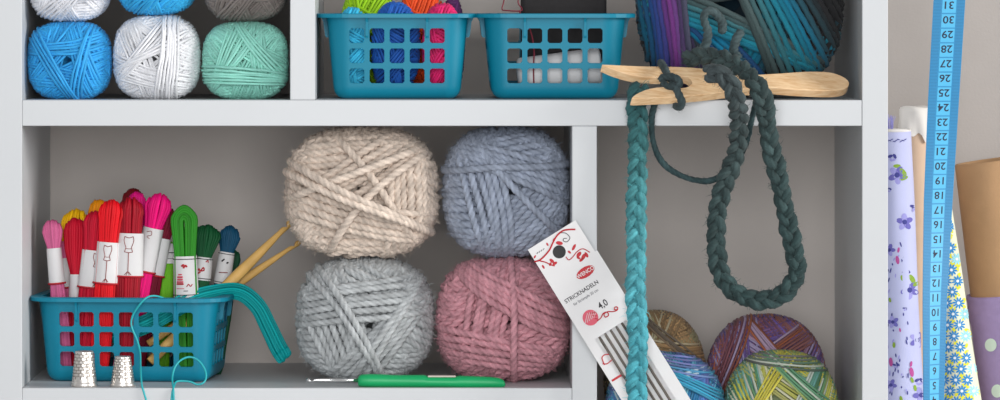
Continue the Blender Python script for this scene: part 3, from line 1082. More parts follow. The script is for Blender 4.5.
bamboo(P(150, 362, 88), P(293, 220, 158), 'bamboo crochet hook reaching higher out of the lower basket', 6.0, 1)
bamboo(P(148, 344, 110), P(301, 241, 176), 'bamboo crochet hook leaning lower, its tip touching the beige ball', 4.6, 2)


# thimbles
def thimble_mat():
    m, nt, b = new_mat('dimpled_silver')
    b.inputs['Base Color'].default_value = list(s2l((226, 220, 214))) + [1]
    b.inputs['Metallic'].default_value = .9
    b.inputs['Roughness'].default_value = .34
    return m


M_THIM = thimble_mat()
M_GROOVE = plain('dark_groove', (150, 142, 134), .5, metal=.7)  # darker metal for the grid of grooves


def thimble(px0, px1, py0, py1, topw, d, label):
    f = 1 + d / D
    c = P((px0 + px1) / 2, py1, d)
    c[2] = ZT - 388
    h = (py1 - py0) * f
    rb, rt = (px1 - px0) / 2 * f, topw / 2 * f
    root = thing('thimble', label, 'thimble', c, 'silver thimbles')
    mb = MB()
    K, n = 72, 40
    th = np.arange(K) * 2 * np.pi / K
    V = []
    zz = np.linspace(h * .13, h * .985, n)
    for i, z in enumerate(zz):
        r = rb - (rb - rt) * (z / h) ** 1.15 - .6
        row = int(i / 4)
        br = ((np.arange(K) + (2 if row % 2 else 0)) % 4 == 0) | (i % 4 == 0)
        r_ = r - .42 * br * (z > h * .22)
        V.append(c + np.stack([r_ * np.cos(th), r_ * np.sin(th), np.full(K, z)], 1))
    for (rr, z) in ((rt - 1.2, h), (rt * .55, h * 1.0), (rt * .5, h * .985), (0.2, h * .985)):
        V.append(c + np.stack([rr * np.cos(th), rr * np.sin(th), np.full(K, z)], 1))
    idx = np.arange(len(V) * K).reshape(-1, K)
    qf = np.stack([idx[:-1], np.roll(idx[:-1], -1, 1), np.roll(idx[1:], -1, 1), idx[1:]], -1).reshape(-1, 4)
    fi = np.arange(len(qf))
    ri, ci = fi // K, fi % K
    gro = ((ri % 4 == 3) | ((ci + 3 * ((ri // 4) % 2)) % 6 == 0)) & (ri < n - 2) & (ri > 3)
    V = np.concatenate(V)
    mb.add(V, qf[~gro], 0, None, True)
    mb.F.append(qf[gro])
    mb.MI.append(np.full(int(gro.sum()), 1, np.int32))
    mb.SM.append(np.full(int(gro.sum()), True, bool))
    mb.build('cap', [M_THIM, M_GROOVE], root)
    mb = MB()
    lathe(mb, c, (0, 0, 1), [(0, rb - 1.8), (0, rb - .6), (.9, rb), (2.2, rb + .1), (3.2, rb - .5), (h * .13, rb - .4), (h * .14, rb - 1.4)], 48)
    mb.build('rolled_edge', M_THIM, root)


thimble(71, 97.5, 352, 387.4, 19.5, 19, 'larger silver thimble on the shelf edge, left in front of the basket')
thimble(110, 135.5, 357, 387.4, 17, 19, 'smaller silver thimble on the shelf edge beside the larger one')

# ------------------------------------------------------------------ green handled crochet hook
t = thing('crochet_hook', 'steel crochet hook with green handle lying on the lower shelf', 'crochet hook', P(430, 387.2, 13))
f_ = 1 + 13 / D
zc = ZT - 388 + 6.6
x0 = P(358, 380, 13)[0]
mb = MB()
xs = np.array([0, 1.5, 4, 12, 24, 36, 46, 66, 70, 98, 102, 116, 132, 141, 145, 147, 147.8])
hz = np.array([4.2, 5.6, 6.2, 6.6, 6.5, 6.1, 6.2, 6.4, 5.6, 5.6, 6.2, 6.0, 5.6, 5.0, 4.0, 2.4, .5])
hy = np.array([4.2, 5.6, 6.4, 7.2, 7.0, 6.2, 6.6, 7.6, 7.8, 7.8, 7.2, 6.4, 5.8, 5.0, 4.0, 2.4, .5])
K = 24
th = np.arange(K) * 2 * np.pi / K
V = np.concatenate([np.stack([np.full(K, x0 + a_), 13 + b_ * np.cos(th), zc - .012 * a_ + (c_ - 6.6) * 0 + c_ * np.sin(th) - (6.6 - c_) * .45], 1) for a_, b_, c_ in zip(xs, hy, hz)])
idx = np.arange(len(V)).reshape(-1, K)
F = [list(q) for q in np.stack([idx[:-1], np.roll(idx[:-1], -1, 1), np.roll(idx[1:], -1, 1), idx[1:]], -1).reshape(-1, 4)] + [list(idx[0][::-1]), list(idx[-1])]
mb.add(V, F)
mb.build('handle', M_GREEN, t)
mb = MB()
V, F = box_geo(x0 + 70, x0 + 98, 8, 18, zc + 3.4, zc + 5.0, .5)
mb.add(V, F, 0, None, False)
mb.build('thumb_plate', plain('pale_plate', (196, 186, 176), .5), t)
mb = MB()
sx = P(306, 380, 13)[0]
tt = np.array([0, .5, 1.5, 3, 4.5, 6, 8, 11, 14, 56])
rr = np.array([.4, 1.3, 2.3, 2.9, 2.9, 2.6, 1.9, 1.7, 1.9, 2.1])
cut = np.array([0, 0, 0, .2, .75, .8, .35, 0, 0, 0])
V = []
for a_, r_, c_ in zip(tt, rr, cut):
    z = np.minimum(r_ * np.sin(th), r_ * (1 - 1.5 * c_)) if c_ else r_ * np.sin(th)
    V.append(np.stack([np.full(K, sx + a_), 13 + r_ * np.cos(th), zc + .2 + z], 1))
V = np.concatenate(V)
idx = np.arange(len(V)).reshape(-1, K)
F = [list(q) for q in np.stack([idx[:-1], np.roll(idx[:-1], -1, 1), np.roll(idx[1:], -1, 1), idx[1:]], -1).reshape(-1, 4)] + [list(idx[0][::-1]), list(idx[-1])]
mb.add(V, F)
mb.build('shaft', M_STEEL, t, )

# ------------------------------------------------------------------ needle pack leaning on the divider
ang = math.radians(32)
l_img, w_img = np.array([math.sin(ang), math.cos(ang)]), np.array([math.cos(ang), -math.sin(ang)])
TL = P(528, 250, -6)
LEN, lean = 296.0, 34.0
l3 = unit(np.array([l_img[0], -lean / LEN, -l_img[1]]))
w3 = np.array([w_img[0], 0, -w_img[1]])
w3 = unit(w3 - w3.dot(l3) * l3)
n3 = np.cross(w3, l3)
if n3[1] > 0:
    n3 = -n3
LEN = TL[2] / -l3[2] - .3


def pk(a, b, e=0.0):
    return TL + w3 * a + l3 * b + n3 * e


def loc(px, py):
    r_ = np.array([px - 528.0, py - 250.0])
    return float(r_.dot(w_img)), float(r_.dot(l_img))


pack = thing('needle_pack', 'white card pack of knitting needles leaning against the lower divider', 'needle pack', pk(0, LEN))


def flat(mb, poly, e, mat=0):
    mb.add([pk(a, b, e) for a, b in poly], [list(range(len(poly)))], mat, None, False)


def slab(mb, a0, a1, b0, b1, e0, e1, mat=0):
    V = [pk(a, b, e) for e in (e0, e1) for a, b in ((a0, b0), (a1, b0), (a1, b1), (a0, b1))]
    mb.add(V, [[0, 1, 2, 3], [7, 6, 5, 4], [0, 4, 5, 1], [1, 5, 6, 2], [2, 6, 7, 3], [3, 7, 4, 0]], mat, None, False)


# body card with a window: back sheet, four front strips
mb = MB()
BW_ = 58.5
slab(mb, 0, BW_, 37, LEN, 0, .7)
slab(mb, 0, BW_, 37, 111, 3.6, 4.3)
slab(mb, 0, 10, 111, LEN, 3.6, 4.3)
slab(mb, 46, BW_, 111, LEN, 3.6, 4.3)
slab(mb, 10, 46, LEN - 14, LEN, 3.6, 4.3)
slab(mb, 0, .7, 37, LEN, .7, 3.6)
slab(mb, BW_ - .7, BW_, 37, LEN, .7, 3.6)
slab(mb, .7, BW_ - .7, LEN - .7, LEN, .7, 3.6)


def ink(pts, e, r, mat, n=None):
    q = spline([loc(*p) for p in pts], n or 10 * len(pts))
    add_tubes(mb, np.array([pk(a, b, e) for a, b in q]), r, 5, False, mat)


def leaf(px, py, rx, ry, deg, e, mat):
    a0, b0 = loc(px, py)
    an = np.radians(deg)
    th_l = np.linspace(0, 2 * np.pi, 14, endpoint=False)
    x, y = rx * np.cos(th_l), ry * np.sin(th_l)
    xi, yi = x * np.cos(an) - y * np.sin(an), x * np.sin(an) + y * np.cos(an)
    flat(mb, [loc(px + i, py + j) for i, j in zip(xi, yi)][::-1], e, mat)


def write(s, px, py, size, e, mat, stretch=1.0):
    a0, b0 = loc(px, py)
    V, F = text_geo(s, size)
    mb.add([pk(a0 + v[0] * stretch, b0 - v[1], e) for v in V], F, mat, None, False)


E = 4.5
leaf(585.5, 272.3, 10.2, 5.2, -32, E, 1)
write('WENCO', 585.5, 272.3, 4.0, E + .2, 0, .92)
write('STRICKNADELN', 581.5, 291.7, 4.2, E, 2, .93)
write('für Strümpfe 20 cm', 586.0, 297.5, 3.7, E, 3, .93)
write('4,0', 603, 304.5, 8.2, E, 2, .85)
a0, b0 = loc(590.5, 317.5)
thl = np.linspace(0, 2 * np.pi, 28, endpoint=False)
flat(mb, [(a0 + 7.9 * math.cos(x), b0 - 7.9 * math.sin(x)) for x in thl], E, 4)
for k in range(5):
    ink([(585 + k * 2.2, 323 - k * 1.6 + 1), (587.5 + k * 2.2, 313 - k * .6)], E + .15, .28, 0)
for k in range(3):
    ink([(590 + k * 2.4, 313 + k * 2.6), (596.5 + k * .6, 312.5 + k * 3.2)], E + .2, .35, 1)
ink([(597, 321), (601, 317.5), (603, 313.5), (607, 312), (608.5, 315), (605.5, 317), (604, 314), (608, 311.5), (613, 311.5), (617, 310), (617.5, 307.2), (615, 307), (614.5, 309.5), (617.8, 309.5)], E + .1, .55, 1)
ink([(604.5, 364.5), (603, 361), (602, 357), (605, 354.2), (609, 354)], E, .6, 1)
ink([(602.5, 363.2), (607, 363.2), (612, 359.2)], E, .6, 1)
a0, b0 = loc(616.5, 377.3)
flat(mb, [(a0 - 5.5, b0 - 1.1), (a0 + 5.5, b0 - 1.1), (a0 + 5.5, b0 + 1.1), (a0 - 5.5, b0 + 1.1)], E, 1)
PM = [M_PAPER, M_RED, M_INK, M_GREYINK, M_PINKINK]
mb.build('pouch', PM, pack)
# header card with punched hole and red vine
mb = MB()
a0, b0 = loc(559.3, 252)
ho = [(a0 + 6.6 * math.cos(x), b0 + 6.6 * math.sin(x)) for x in np.linspace(0, 2 * np.pi, 32, endpoint=False)]
ob = []
for x in np.linspace(0, 2 * np.pi, 32, endpoint=False):
    cx_, sx_ = math.cos(x), math.sin(x)
    k = min((56 - a0) / cx_ if cx_ > 1e-6 else 1e9, a0 / -cx_ if cx_ < -1e-6 else 1e9, (38.5 - b0) / sx_ if sx_ > 1e-6 else 1e9, b0 / -sx_ if sx_ < -1e-6 else 1e9)
    ob.append((a0 + k * cx_, b0 + k * sx_))
# snap the nearest ring vertices to the four corners
for cc in ((0, 0), (56, 0), (56, 38.5), (0, 38.5)):
    j = min(range(32), key=lambda i: (ob[i][0] - cc[0]) ** 2 + (ob[i][1] - cc[1]) ** 2)
    ob[j] = cc
V = [pk(a, b, 4.2) for a, b in ho] + [pk(a, b, 4.2) for a, b in ob] + [pk(a, b, 1.0) for a, b in ho] + [pk(a, b, 1.0) for a, b in ob]
F = []
for i in range(32):
    j = (i + 1) % 32
    F += [[i, 32 + i, 32 + j, j], [64 + j, 96 + j, 96 + i, 64 + i], [i, j, 64 + j, 64 + i], [32 + j, 32 + i, 96 + i, 96 + j]]
mb.add(V, F, 0, None, False)
E = 4.35
ink([(534.5, 262), (541, 259.5), (549, 251), (553, 243), (557, 236), (563, 231), (569, 229.8), (575.5, 229.6)], E, .85, 1)
ink([(540, 261), (546, 262.5), (551, 265), (555, 266)], E, .6, 1)
ink([(560, 233), (566, 233.5), (570, 238), (567, 242), (563.5, 241), (564, 238.8), (567, 238.5)], E, .35, 2)
ink([(566, 257), (569, 260), (573, 257), (577, 252), (583, 249), (590, 252.5)], E, .5, 1)
for a_ in ((559.5, 243.3, 3.6, 1.9, 10), (554, 240, 2, 1, -60), (547.5, 244.5, 1.8, .9, 60), (535, 257, 1.9, .9, -60), (552, 261, 2.8, 1.6, 40), (555, 263.5, 2.6, 1.5, -30),
           (543.5, 267, 2.2, 1, 60), (550.5, 264.3, 2, 1.2, -70), (574, 247.5, 3.6, 1.4, -62), (569.5, 252.3, 2.0, 1.1, 40), (579, 254.5, 3.2, 1.9, -50), (583.5, 257, 3.4, 1.9, -65),
           (586.5, 255, 3.0, 1.6, 60), (581.5, 260, 2.6, 1.4, -40), (578.5, 258, 2.2, 1.2, 30)):
    leaf(*a_, E, 1)
for k in range(4):
    ink([(537 + k * 2.1, 254.2 - k * 1.3), (538 + k * 2.1, 252.4 - k * 1.3)], E, .3, 2)
mb.build('header_card', PM, pack)
mb = MB()
flat(mb, ho, 1.1)
flat(mb, [(a0 + 6.6 * math.cos(x), b0 + 6.6 * math.sin(x)) for x in np.linspace(0, 2 * np.pi, 32, endpoint=False)][::-1], 1.05)
mb.build('black_hole_disc', M_BLACK, pack)  # solid black disc closing the back of the hole
m_, nt_, b_ = new_mat('clear_film')
b_.inputs['Base Color'].default_value = (1, 1, 1, 1)
b_.inputs['Roughness'].default_value = .08
b_.inputs['Transmission Weight'].default_value = 1
b_.inputs['IOR'].default_value = 1.02
mb = MB()
flat(mb, [(9, 110), (47, 110), (47, LEN - 12), (9, LEN - 12)], 3.4)
mb.build('window_film', m_, pack)
which = ['leftmost', 'second from left', 'middle', 'second from right', 'rightmost']
for k in range(5):
    mb = MB()
    a_ = 14.5 + k * 6.6
    ax_ = l3
    lathe(mb, pk(a_, 106.5, 2.05), l3, [(0, .3), (4, 1.05), (8, 1.35), (LEN - 126, 1.35), (LEN - 122, 1.05), (LEN - 118, .3)], 12, sx=1.0, sy=1.0, side=w3)
    tag(mb.build('knitting_needle', M_NEEDLE), which[k] + ' of the five steel needles in the white needle pack', 'knitting needle', 'steel needles in the pack')


# ------------------------------------------------------------------ lucet (wooden knitting fork)
al = math.radians(42)
vdir = np.array([0, math.cos(al), math.sin(al)])
ndir = np.array([0, -math.sin(al), math.cos(al)])
O = P(634, 97.5, -40)
u3 = unit(P(845, 91.5, 20) - O)
v3 = unit(vdir - vdir.dot(u3) * u3)
nn = np.cross(u3, v3)
if nn[2] < 0:
    nn = -nn
sl = (P(845, 91.5, 20) - O)
basey = lambda px: 97.5 + (91.5 - 97.5) * (px - 634) / 211.0
UL_ = np.linalg.norm(sl)


def lu(px, py):
    cam_ = np.array([CX - 500, -D, ZT - CY])
    ray_ = P(px, py, 0) - cam_
    hit = cam_ + ray_ * ((O - cam_).dot(nn) / ray_.dot(nn)) - O
    return hit.dot(u3), hit.dot(v3)


def smooth_closed(p, n=6):
    p = np.asarray(p, float)
    N = len(p)
    res = []
    for i in range(N):
        a_, b_, c_, d_ = p[i - 1], p[i], p[(i + 1) % N], p[(i + 2) % N]
        for t_ in np.linspace(0, 1, n, endpoint=False):
            res.append(.5 * (2 * b_ + (c_ - a_) * t_ + (2 * a_ - 5 * b_ + 4 * c_ - d_) * t_ ** 2 + (3 * b_ - a_ - 3 * c_ + d_) * t_ ** 3))
    return np.array(res)


out_px = [(604, 65.5), (606, 64.5), (640, 66), (672, 66.5), (700, 68), (720, 71), (745, 74.5), (775, 73.5), (805, 71.5), (828, 72), (842, 76), (849, 82), (846, 88), (832, 90.5), (800, 89.5), (770, 87.5), (745, 89),
          (715, 93), (680, 96.5), (650, 98), (634, 98.5), (632.5, 97), (638, 93), (647, 89.2), (658, 87.2), (670, 86.6), (679, 87.8), (688, 86.5), (692, 82), (688, 77.4), (681, 76.2), (674, 77.0), (664, 77.2), (648, 77.0), (632, 75.0), (616, 70.5)]
oc = smooth_closed([lu(*p) for p in out_px], 5)


def lucet():
    import bmesh
    mb = MB()
    n = len(oc)
    hgt = [(0.0, .5, 0), (-.6, 0, 1), (-9.4, 0, 1), (-10.0, .5, 0)]
    # inward offset for the softened edges
    T_ = np.roll(oc, -1, 0) - np.roll(oc, 1, 0)
    T_ = T_ / np.maximum(np.linalg.norm(T_, axis=1, keepdims=True), 1e-6)
    area = 0.5 * np.sum(oc[:, 0] * np.roll(oc[:, 1], -1) - np.roll(oc[:, 0], -1) * oc[:, 1])
    N_ = np.stack([-T_[:, 1], T_[:, 0]], 1) * (1 if area > 0 else -1)
    rows = []
    for (e, ins, _) in hgt:
        q = oc + N_ * ins
        rows.append(np.array([O + u3 * a_ + v3 * b_ + nn * e for a_, b_ in q]))
    V = np.concatenate(rows)
    idx = np.arange(4 * n).reshape(4, n)
    F = [list(f) for f in np.stack([idx[:-1], np.roll(idx[:-1], -1, 1), np.roll(idx[1:], -1, 1), idx[1:]], -1).reshape(-1, 4)]
    F = [f[::-1] for f in F] if area > 0 else F
    # caps through bmesh triangulation
    bm = bmesh.new()
    vs = [bm.verts.new(v) for v in V]
    for f in F:
        bm.faces.new([vs[i] for i in f])
    from mathutils.geometry import tessellate_polygon
    from mathutils import Vector
    for k in (0, 3):
        tri = tessellate_polygon([[Vector((p[0], p[1], 0)) for p in oc + N_ * hgt[k][1]]])
        for t_ in tri:
            try:
                bm.faces.new([vs[idx[k][i]] for i in t_])
            except ValueError:
                pass
    bmesh.ops.recalc_face_normals(bm, faces=list(bm.faces))
    bm.verts.index_update()
    V2 = [v.co[:] for v in bm.verts]
    F2 = [[v.index for v in f.verts] for f in bm.faces]
    bm.free()
    mb.add(V2, F2, 0, None, False)
    return mb


LB = lucet()
tag(LB.build('knitting_fork', M_WOOD), 'two-pronged wooden knitting fork overhanging the shelf edge', 'knitting fork')


# ------------------------------------------------------------------ knitted cords and loose strands
def cord_mesh(path, cols, r=4.7, a=6.0, b=3.6, T=44.0, fuzz=700, seed=1, side=None):
    """three strands plaited along a path"""
    R_ = np.random.default_rng(seed)
    p = spline(path, 10)
    Ln = np.sum(np.linalg.norm(np.diff(spline(path, 200), axis=0), axis=1))
    N = int(Ln / 2.4)
    p = spline(path, N)
    Tt = unit(np.gradient(p, axis=0))
    Y = np.array([0, -1.0, 0])
    Fw = unit(Y - (Tt @ Y)[:, None] * Tt)
    Sd = np.cross(Tt, Fw)
    s = np.linspace(0, Ln, N)
    ps = []
    for k in range(3):
        ph = 2 * np.pi * k / 3
        x = a * np.sin(2 * np.pi * s / T + ph)
        y = b * np.sin(4 * np.pi * s / T + 2 * ph)
        jx = .8 * np.sin(s / R_.uniform(11, 19) + R_.random() * 6.28)
        jy = .8 * np.sin(s / R_.uniform(11, 19) + R_.random() * 6.28)
        ps.append(p + Sd * (x + jx)[:, None] + Fw * (y + jy)[:, None] + R_.normal(0, .15, p.shape))
    ps = np.array(ps)
    cc = np.array([s2l(c) for c in cols])
    xs = np.linspace(0, 1, len(cols))
    cl = np.stack([np.interp(np.linspace(0, 1, N), xs, cc[:, j]) for j in range(3)], 1)
    cl3 = np.clip(cl[None] * (1 + R_.normal(0, .10, (3, N, 1))), 0.002, 1)
    mb = MB()
    rad_ = np.full(N, r)
    rad_[0] = rad_[-1] = r * .3
    rad_[1] = rad_[-2] = r * .8
    rad3 = rad_[None] * (1 + R_.normal(0, .05, (3, 1)) + .09 * np.sin(s[None] / R_.uniform(7, 13, (3, 1)) + R_.random((3, 1)) * 6.28))
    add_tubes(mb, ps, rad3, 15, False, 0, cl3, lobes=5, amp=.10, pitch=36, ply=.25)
    fl_ = ps.reshape(-1, 3)
    pick = R_.integers(0, len(fl_), fuzz)
    nr = unit(R_.normal(0, 1, (fuzz, 3)) * np.array([1, .7, 1]) - np.array([0, .3, 0]))
    hairs(mb, fl_[pick] + nr * r * .85, nr, 6.5, .2, np.clip(cl3.reshape(-1, 3)[pick] * 1.7, 0, 1))
    return mb


def strand_mesh(paths, rgb, r=3.6, fuzz=200, seed=1):
    R_ = np.random.default_rng(seed)
    mb = MB()
    c = s2l(rgb)
    for path in paths:
        Ln = np.sum(np.linalg.norm(np.diff(spline(path, 100), axis=0), axis=1))
        N = max(12, int(Ln / 1.8))
        p = spline(path, N) + R_.normal(0, .12, (N, 3))
        rad_ = np.full(N, r) * (1 + .08 * np.sin(np.linspace(0, Ln / 9, N)))
        rad_[0] = rad_[-1] = r * .3
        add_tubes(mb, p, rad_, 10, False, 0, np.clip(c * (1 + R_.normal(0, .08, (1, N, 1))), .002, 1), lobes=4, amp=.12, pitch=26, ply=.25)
        pick = R_.integers(0, N, fuzz)
        nr = unit(R_.normal(0, 1, (fuzz, 3)))
        hairs(mb, p[pick] + nr * r * .9, nr, 5, .15, c * 1.3)
    return mb


mb = cord_mesh([P(640, 84, -9), P(637.5, 100, -14), P(638, 130, -15), P(637, 180, -16), P(636, 230, -22), P(636, 290, -38), P(637.5, 350, -54), P(637, 400, -62), P(637, 432, -64)],
               [(48, 84, 86), (58, 108, 110), (74, 140, 146), (76, 148, 158), (72, 150, 162), (68, 144, 156)], r=4.7, a=5.9, fuzz=1800, seed=3)
tag(mb.build('knitted_cord', M_WOOL), 'turquoise knitted cord hanging straight down from the fork tips', 'cord')
mb = cord_mesh([P(706, 76, -55), P(716, 74, -62), P(728, 82, -66), P(736, 98, -66), P(740, 122, -42), P(735, 155, -24), P(723, 188, -20), P(717, 222, -20), P(717, 258, -20), P(724, 281, -20), P(742, 296, -20), P(764, 300, -20),
                P(784, 293, -20), P(797, 274, -20), P(794, 248, -20), P(786, 215, -20), P(779, 180, -20), P(771, 145, -22), P(766, 115, -30), P(760, 92, -48), P(748, 74, -38), P(730, 62, -14), P(705, 56, 6), P(684, 60, 16)],
               [(62, 70, 72), (56, 68, 68), (52, 68, 68), (46, 64, 64), (48, 66, 66), (52, 68, 68), (54, 68, 68), (60, 72, 72)], r=4.6, a=5.6, fuzz=2800, seed=4)
tag(mb.build('knitted_cord', M_WOOL), 'dark green grey knitted cord hanging in a long loop from the fork', 'cord')
mb = strand_mesh([[P(656, 100, -20), P(652, 116, -8), P(653, 140, -6), P(662, 162, -6), P(682, 176, -6), P(708, 181, -6), P(730, 170, -6), P(744, 148, -8), P(751, 122, -10), P(756, 100, -20), P(757, 88, -34)]], (50, 68, 70), 3.0, 250, 5)
tag(mb.build('yarn_strand', M_WOOL), 'single dark strand drooping between the two knitted cords', 'yarn')
mb = strand_mesh([[P(660, 62, 2), P(664, 67, -12), P(668, 76, -28), P(673, 83, -40), P(678, 92, -50), P(682, 103, -54), P(679, 107, -50), P(675, 106, -38)],
                  [P(660, 82, -36), P(664, 77, -36), P(672, 77, -42), P(679, 81, -46), P(677, 87, -46), P(668, 86, -46), P(662, 82, -38)]], (58, 70, 72), 3.6, 150, 6)
tag(mb.build('yarn_strand', M_WOOL), 'dark grey green strand knotted around the fork prongs', 'yarn')
mb = strand_mesh([[P(722, 34, 24), P(722, 22, 26), P(714, 12, 22), P(706, 12, 18), P(704, 20, 16), P(708, 32, 16), P(706, 44, 14), P(700, 54, 12), P(692, 60, 8)],
                  [P(742, 30, 22), P(736, 40, 20), P(734, 52, 14), P(740, 58, 8)]], (64, 78, 80), 4.2, 200, 7)
tag(mb.build('yarn_strand', M_WOOL), 'fuzzy grey green strand coming out of the large ball', 'yarn')


# ------------------------------------------------------------------ fabric rolls and tape at the right
class Roll:
    def __init__(s, bot, top, rb, rt):
        s.B, s.T, s.rb, s.rt = np.asarray(bot, float), np.asarray(top, float), rb, rt

    def at(s, z):
        k = (z - s.B[2]) / (s.T[2] - s.B[2])
        return s.B + (s.T - s.B) * k, s.rb + (s.rt - s.rb) * k

    def surf(s, px, py, e=.35):
        dd = s.B[1]
        for _ in range(4):
            q = P(px, py, dd)
            c_, r_ = s.at(q[2])
            dx = np.clip(q[0] - c_[0], -r_ * .998, r_ * .998)
            dd = c_[1] - math.sqrt(r_ * r_ - dx * dx)
        nrm = np.array([dx, dd - c_[1], 0]) / r_
        return np.array([c_[0] + dx, dd, q[2]]) + nrm * e

    def body(s, mb, mat=0, top_round=3.0, seg=48, z0=None, z1=None, grow=0.0, ruff=0.0, inner=None):
        sk = -(s.T[0] - s.B[0]) / (s.T[2] - s.B[2]) * 1.2
        rows = []
        th_ = np.arange(seg) * 2 * np.pi / seg
        ks = np.linspace(0 if z0 is None else z0, 1 if z1 is None else z1, 26)
        for k in ks:
            c_, r_ = s.B + (s.T - s.B) * k, s.rb + (s.rt - s.rb) * k + grow
            rr_ = r_ + ruff * np.sin(3 * th_ + 9 * k) + ruff * .6 * np.sin(7 * th_ - 14 * k)
            rows.append(c_ + np.stack([rr_ * np.cos(th_), rr_ * np.sin(th_), sk * k * rr_ * np.cos(th_)], 1))
        c_, r_ = s.B + (s.T - s.B) * ks[-1], s.rb + (s.rt - s.rb) * ks[-1] + grow
        if inner is None:
            for (dr, dz) in ((.94, top_round * .6), (.84, top_round * .95), (.6, top_round), (.02, top_round)):
                rows.append(c_ + np.stack([r_ * dr * np.cos(th_), r_ * dr * np.sin(th_), dz + sk * r_ * dr * np.cos(th_)], 1))
        else:
            for (rr_, dz) in ((r_ - 1, .8), (inner + 1, .8), (inner, 0), (inner, -18), (inner * .98, -40)):
                rows.append(c_ + np.stack([rr_ * np.cos(th_), rr_ * np.sin(th_), dz + sk * rr_ * np.cos(th_)], 1))
        idx = np.arange(len(rows) * seg).reshape(-1, seg)
        qf = np.stack([idx[:-1], np.roll(idx[:-1], -1, 1), np.roll(idx[1:], -1, 1), idx[1:]], -1).reshape(-1, 4)
        mb.add(np.concatenate(rows), qf, mat, None, True)


def decal(mb, roll, pts, mat, e=.35):
    V = [roll.surf(x, y, e) for x, y in pts]
    c_ = roll.surf(sum(p[0] for p in pts) / len(pts), sum(p[1] for p in pts) / len(pts), e)
    n_ = len(V)
    mb.add(V + [c_], [[i, (i + 1) % n_, n_] for i in range(n_)], mat, None, False)


def blob(cx, cy, rx, ry, deg=0.0, n=12):
    a_ = math.radians(deg)
    return [(cx + rx * math.cos(t_) * math.cos(a_) - ry * math.sin(t_) * math.sin(a_), cy + rx * math.cos(t_) * math.sin(a_) + ry * math.sin(t_) * math.cos(a_)) for t_ in np.linspace(0, 2 * np.pi, n, endpoint=False)]


M_LAV = plain('lavender_cotton', (184, 186, 218), .85, noise=.03, nscale=60, bump=.2, bscale=2500)
M_VIO = plain('violet_print', (104, 98, 172), .85)
M_VIO2 = plain('pale_violet_print', (152, 148, 206), .85)
M_NAVY = plain('navy_print', (62, 62, 132), .85)
M_LEAF = plain('leaf_print', (130, 160, 52), .85)
M_MAG = plain('magenta_print', (176, 74, 140), .85)
M_LINEN = plain('white_linen', (222, 217, 211), .85, noise=.03, nscale=90, bump=.2, bscale=2000)

lav = Roll((414, 92, 0), (404.3, 110, 369), 23.5, 17.7)
lv = thing('fabric_roll', 'lavender cotton roll printed with violets, tight beside the shelving unit', 'fabric roll', (410, 92, 0), 'fabric rolls')
mb = MB()
lav.body(mb, 0, 1.5, ruff=.35)


def violet(x, y, s, deg=0.0):
    s *= 1.4
    for k in range(5):
        a_ = math.radians(deg + k * 72)
        decal(mb, lav, blob(x + s * .55 * math.cos(a_), y + s * .6 * math.sin(a_), s * .55, s * .36, deg + k * 72), 1 if k % 2 else 2)
    decal(mb, lav, blob(x, y, s * .3, s * .32), 3, .5)


def butterfly(x, y, s, deg):
    for k in (-1, 1):
        decal(mb, lav, blob(x + k * s * .45, y - s * .35, s * .55, s * .3, deg + k * 40), 3)
        decal(mb, lav, blob(x + k * s * .3, y + s * .35, s * .42, s * .24, deg - k * 40), 1)


for (x, y, s, dg) in ((897, 175, 6, 10), (904.5, 222, 5.5, 50), (909.5, 290, 6, 20), (917, 340, 5.2, 0), (921, 395, 5.5, 30), (889.5, 250, 4, 0), (893, 322, 4, 40), (891, 385, 4, 10)):
    violet(x, y, s, dg)
for (x, y, s, dg) in ((903, 172, 3.8, 50), (903.5, 178, 3.6, -20), (897, 166, 3, 0), (912, 279, 4, 60), (916, 284, 3, -30), (902, 278, 2.4, 80), (915, 388, 2.6, 80), (924, 390, 3, 20), (912, 380, 2.4, 70), (890, 300, 2, 80), (894, 345, 2.4, 90), (901, 399, 2.6, 80)):
    decal(mb, lav, blob(x, y, s * 1.25, s * .62, dg), 4)
for (x, y, s, dg) in ((892.5, 158, 5, 20), (914.5, 208, 4.8, 60), (906, 273, 4.6, 0), (919, 382, 5, 10), (905, 309, 2.6, 40), (889, 190, 3, 0), (896, 366, 3.4, 60)):
    butterfly(x, y, s, dg)
for (x, y, s, dg) in ((897.5, 260, 4.4, 80), (898.5, 250, 2.8, 100), (911.5, 372, 5, 80), (911, 364, 3, 100), (900, 330, 2.2, 80), (891, 362, 4.6, 85)):
    decal(mb, lav, blob(x, y, s, s * .42, dg), 5)
for k in range(46):
    x, y = 888 + 20 * random.random() ** 1.3, 235 + 165 * random.random()
    decal(mb, lav, blob(x, y, 1.2 + 1.6 * random.random(), .7, 70 + 40 * random.random()), 3 if k % 3 else 1, .3)
for k in range(9):
    decal(mb, lav, blob(887.5 + k * 2.2, 141.5 - (k % 3), 1.6, .45, -30 + 50 * (k % 2)), 3, .3)
mb.build('cloth', [M_LAV, M_VIO2, M_VIO, M_NAVY, M_LEAF, M_MAG], lv)
mb = MB()
th_ = np.linspace(0, 4.2 * np.pi, 90)
c_, r_ = lav.at(369.0)
for k in range(3):
    rr_ = r_ * (.93 - .2 * k)
    q = np.stack([c_[0] + rr_ * np.cos(th_[:46]), c_[1] + rr_ * np.sin(th_[:46]), np.full(46, 370.5 + .6 * np.sin(k))], 1)
    add_tubes(mb, q, 1.5, 6)
mb.build('selvedge', M_LINEN, lv)
# frayed threads at the cut edge
mb = MB()
for k in range(22):
    x0_ = 887 + 6 * random.random()
    add_tubes(mb, spline([P(x0_, 133, 108), P(x0_ + 2 * random.random() - 1, 125 - 4 * random.random(), 106), P(x0_ + 5 * random.random() - 2, 119 - 5 * random.random(), 106)], 8), .3, 4)
mb.build('frayed_threads', [M_VIO2], lv)

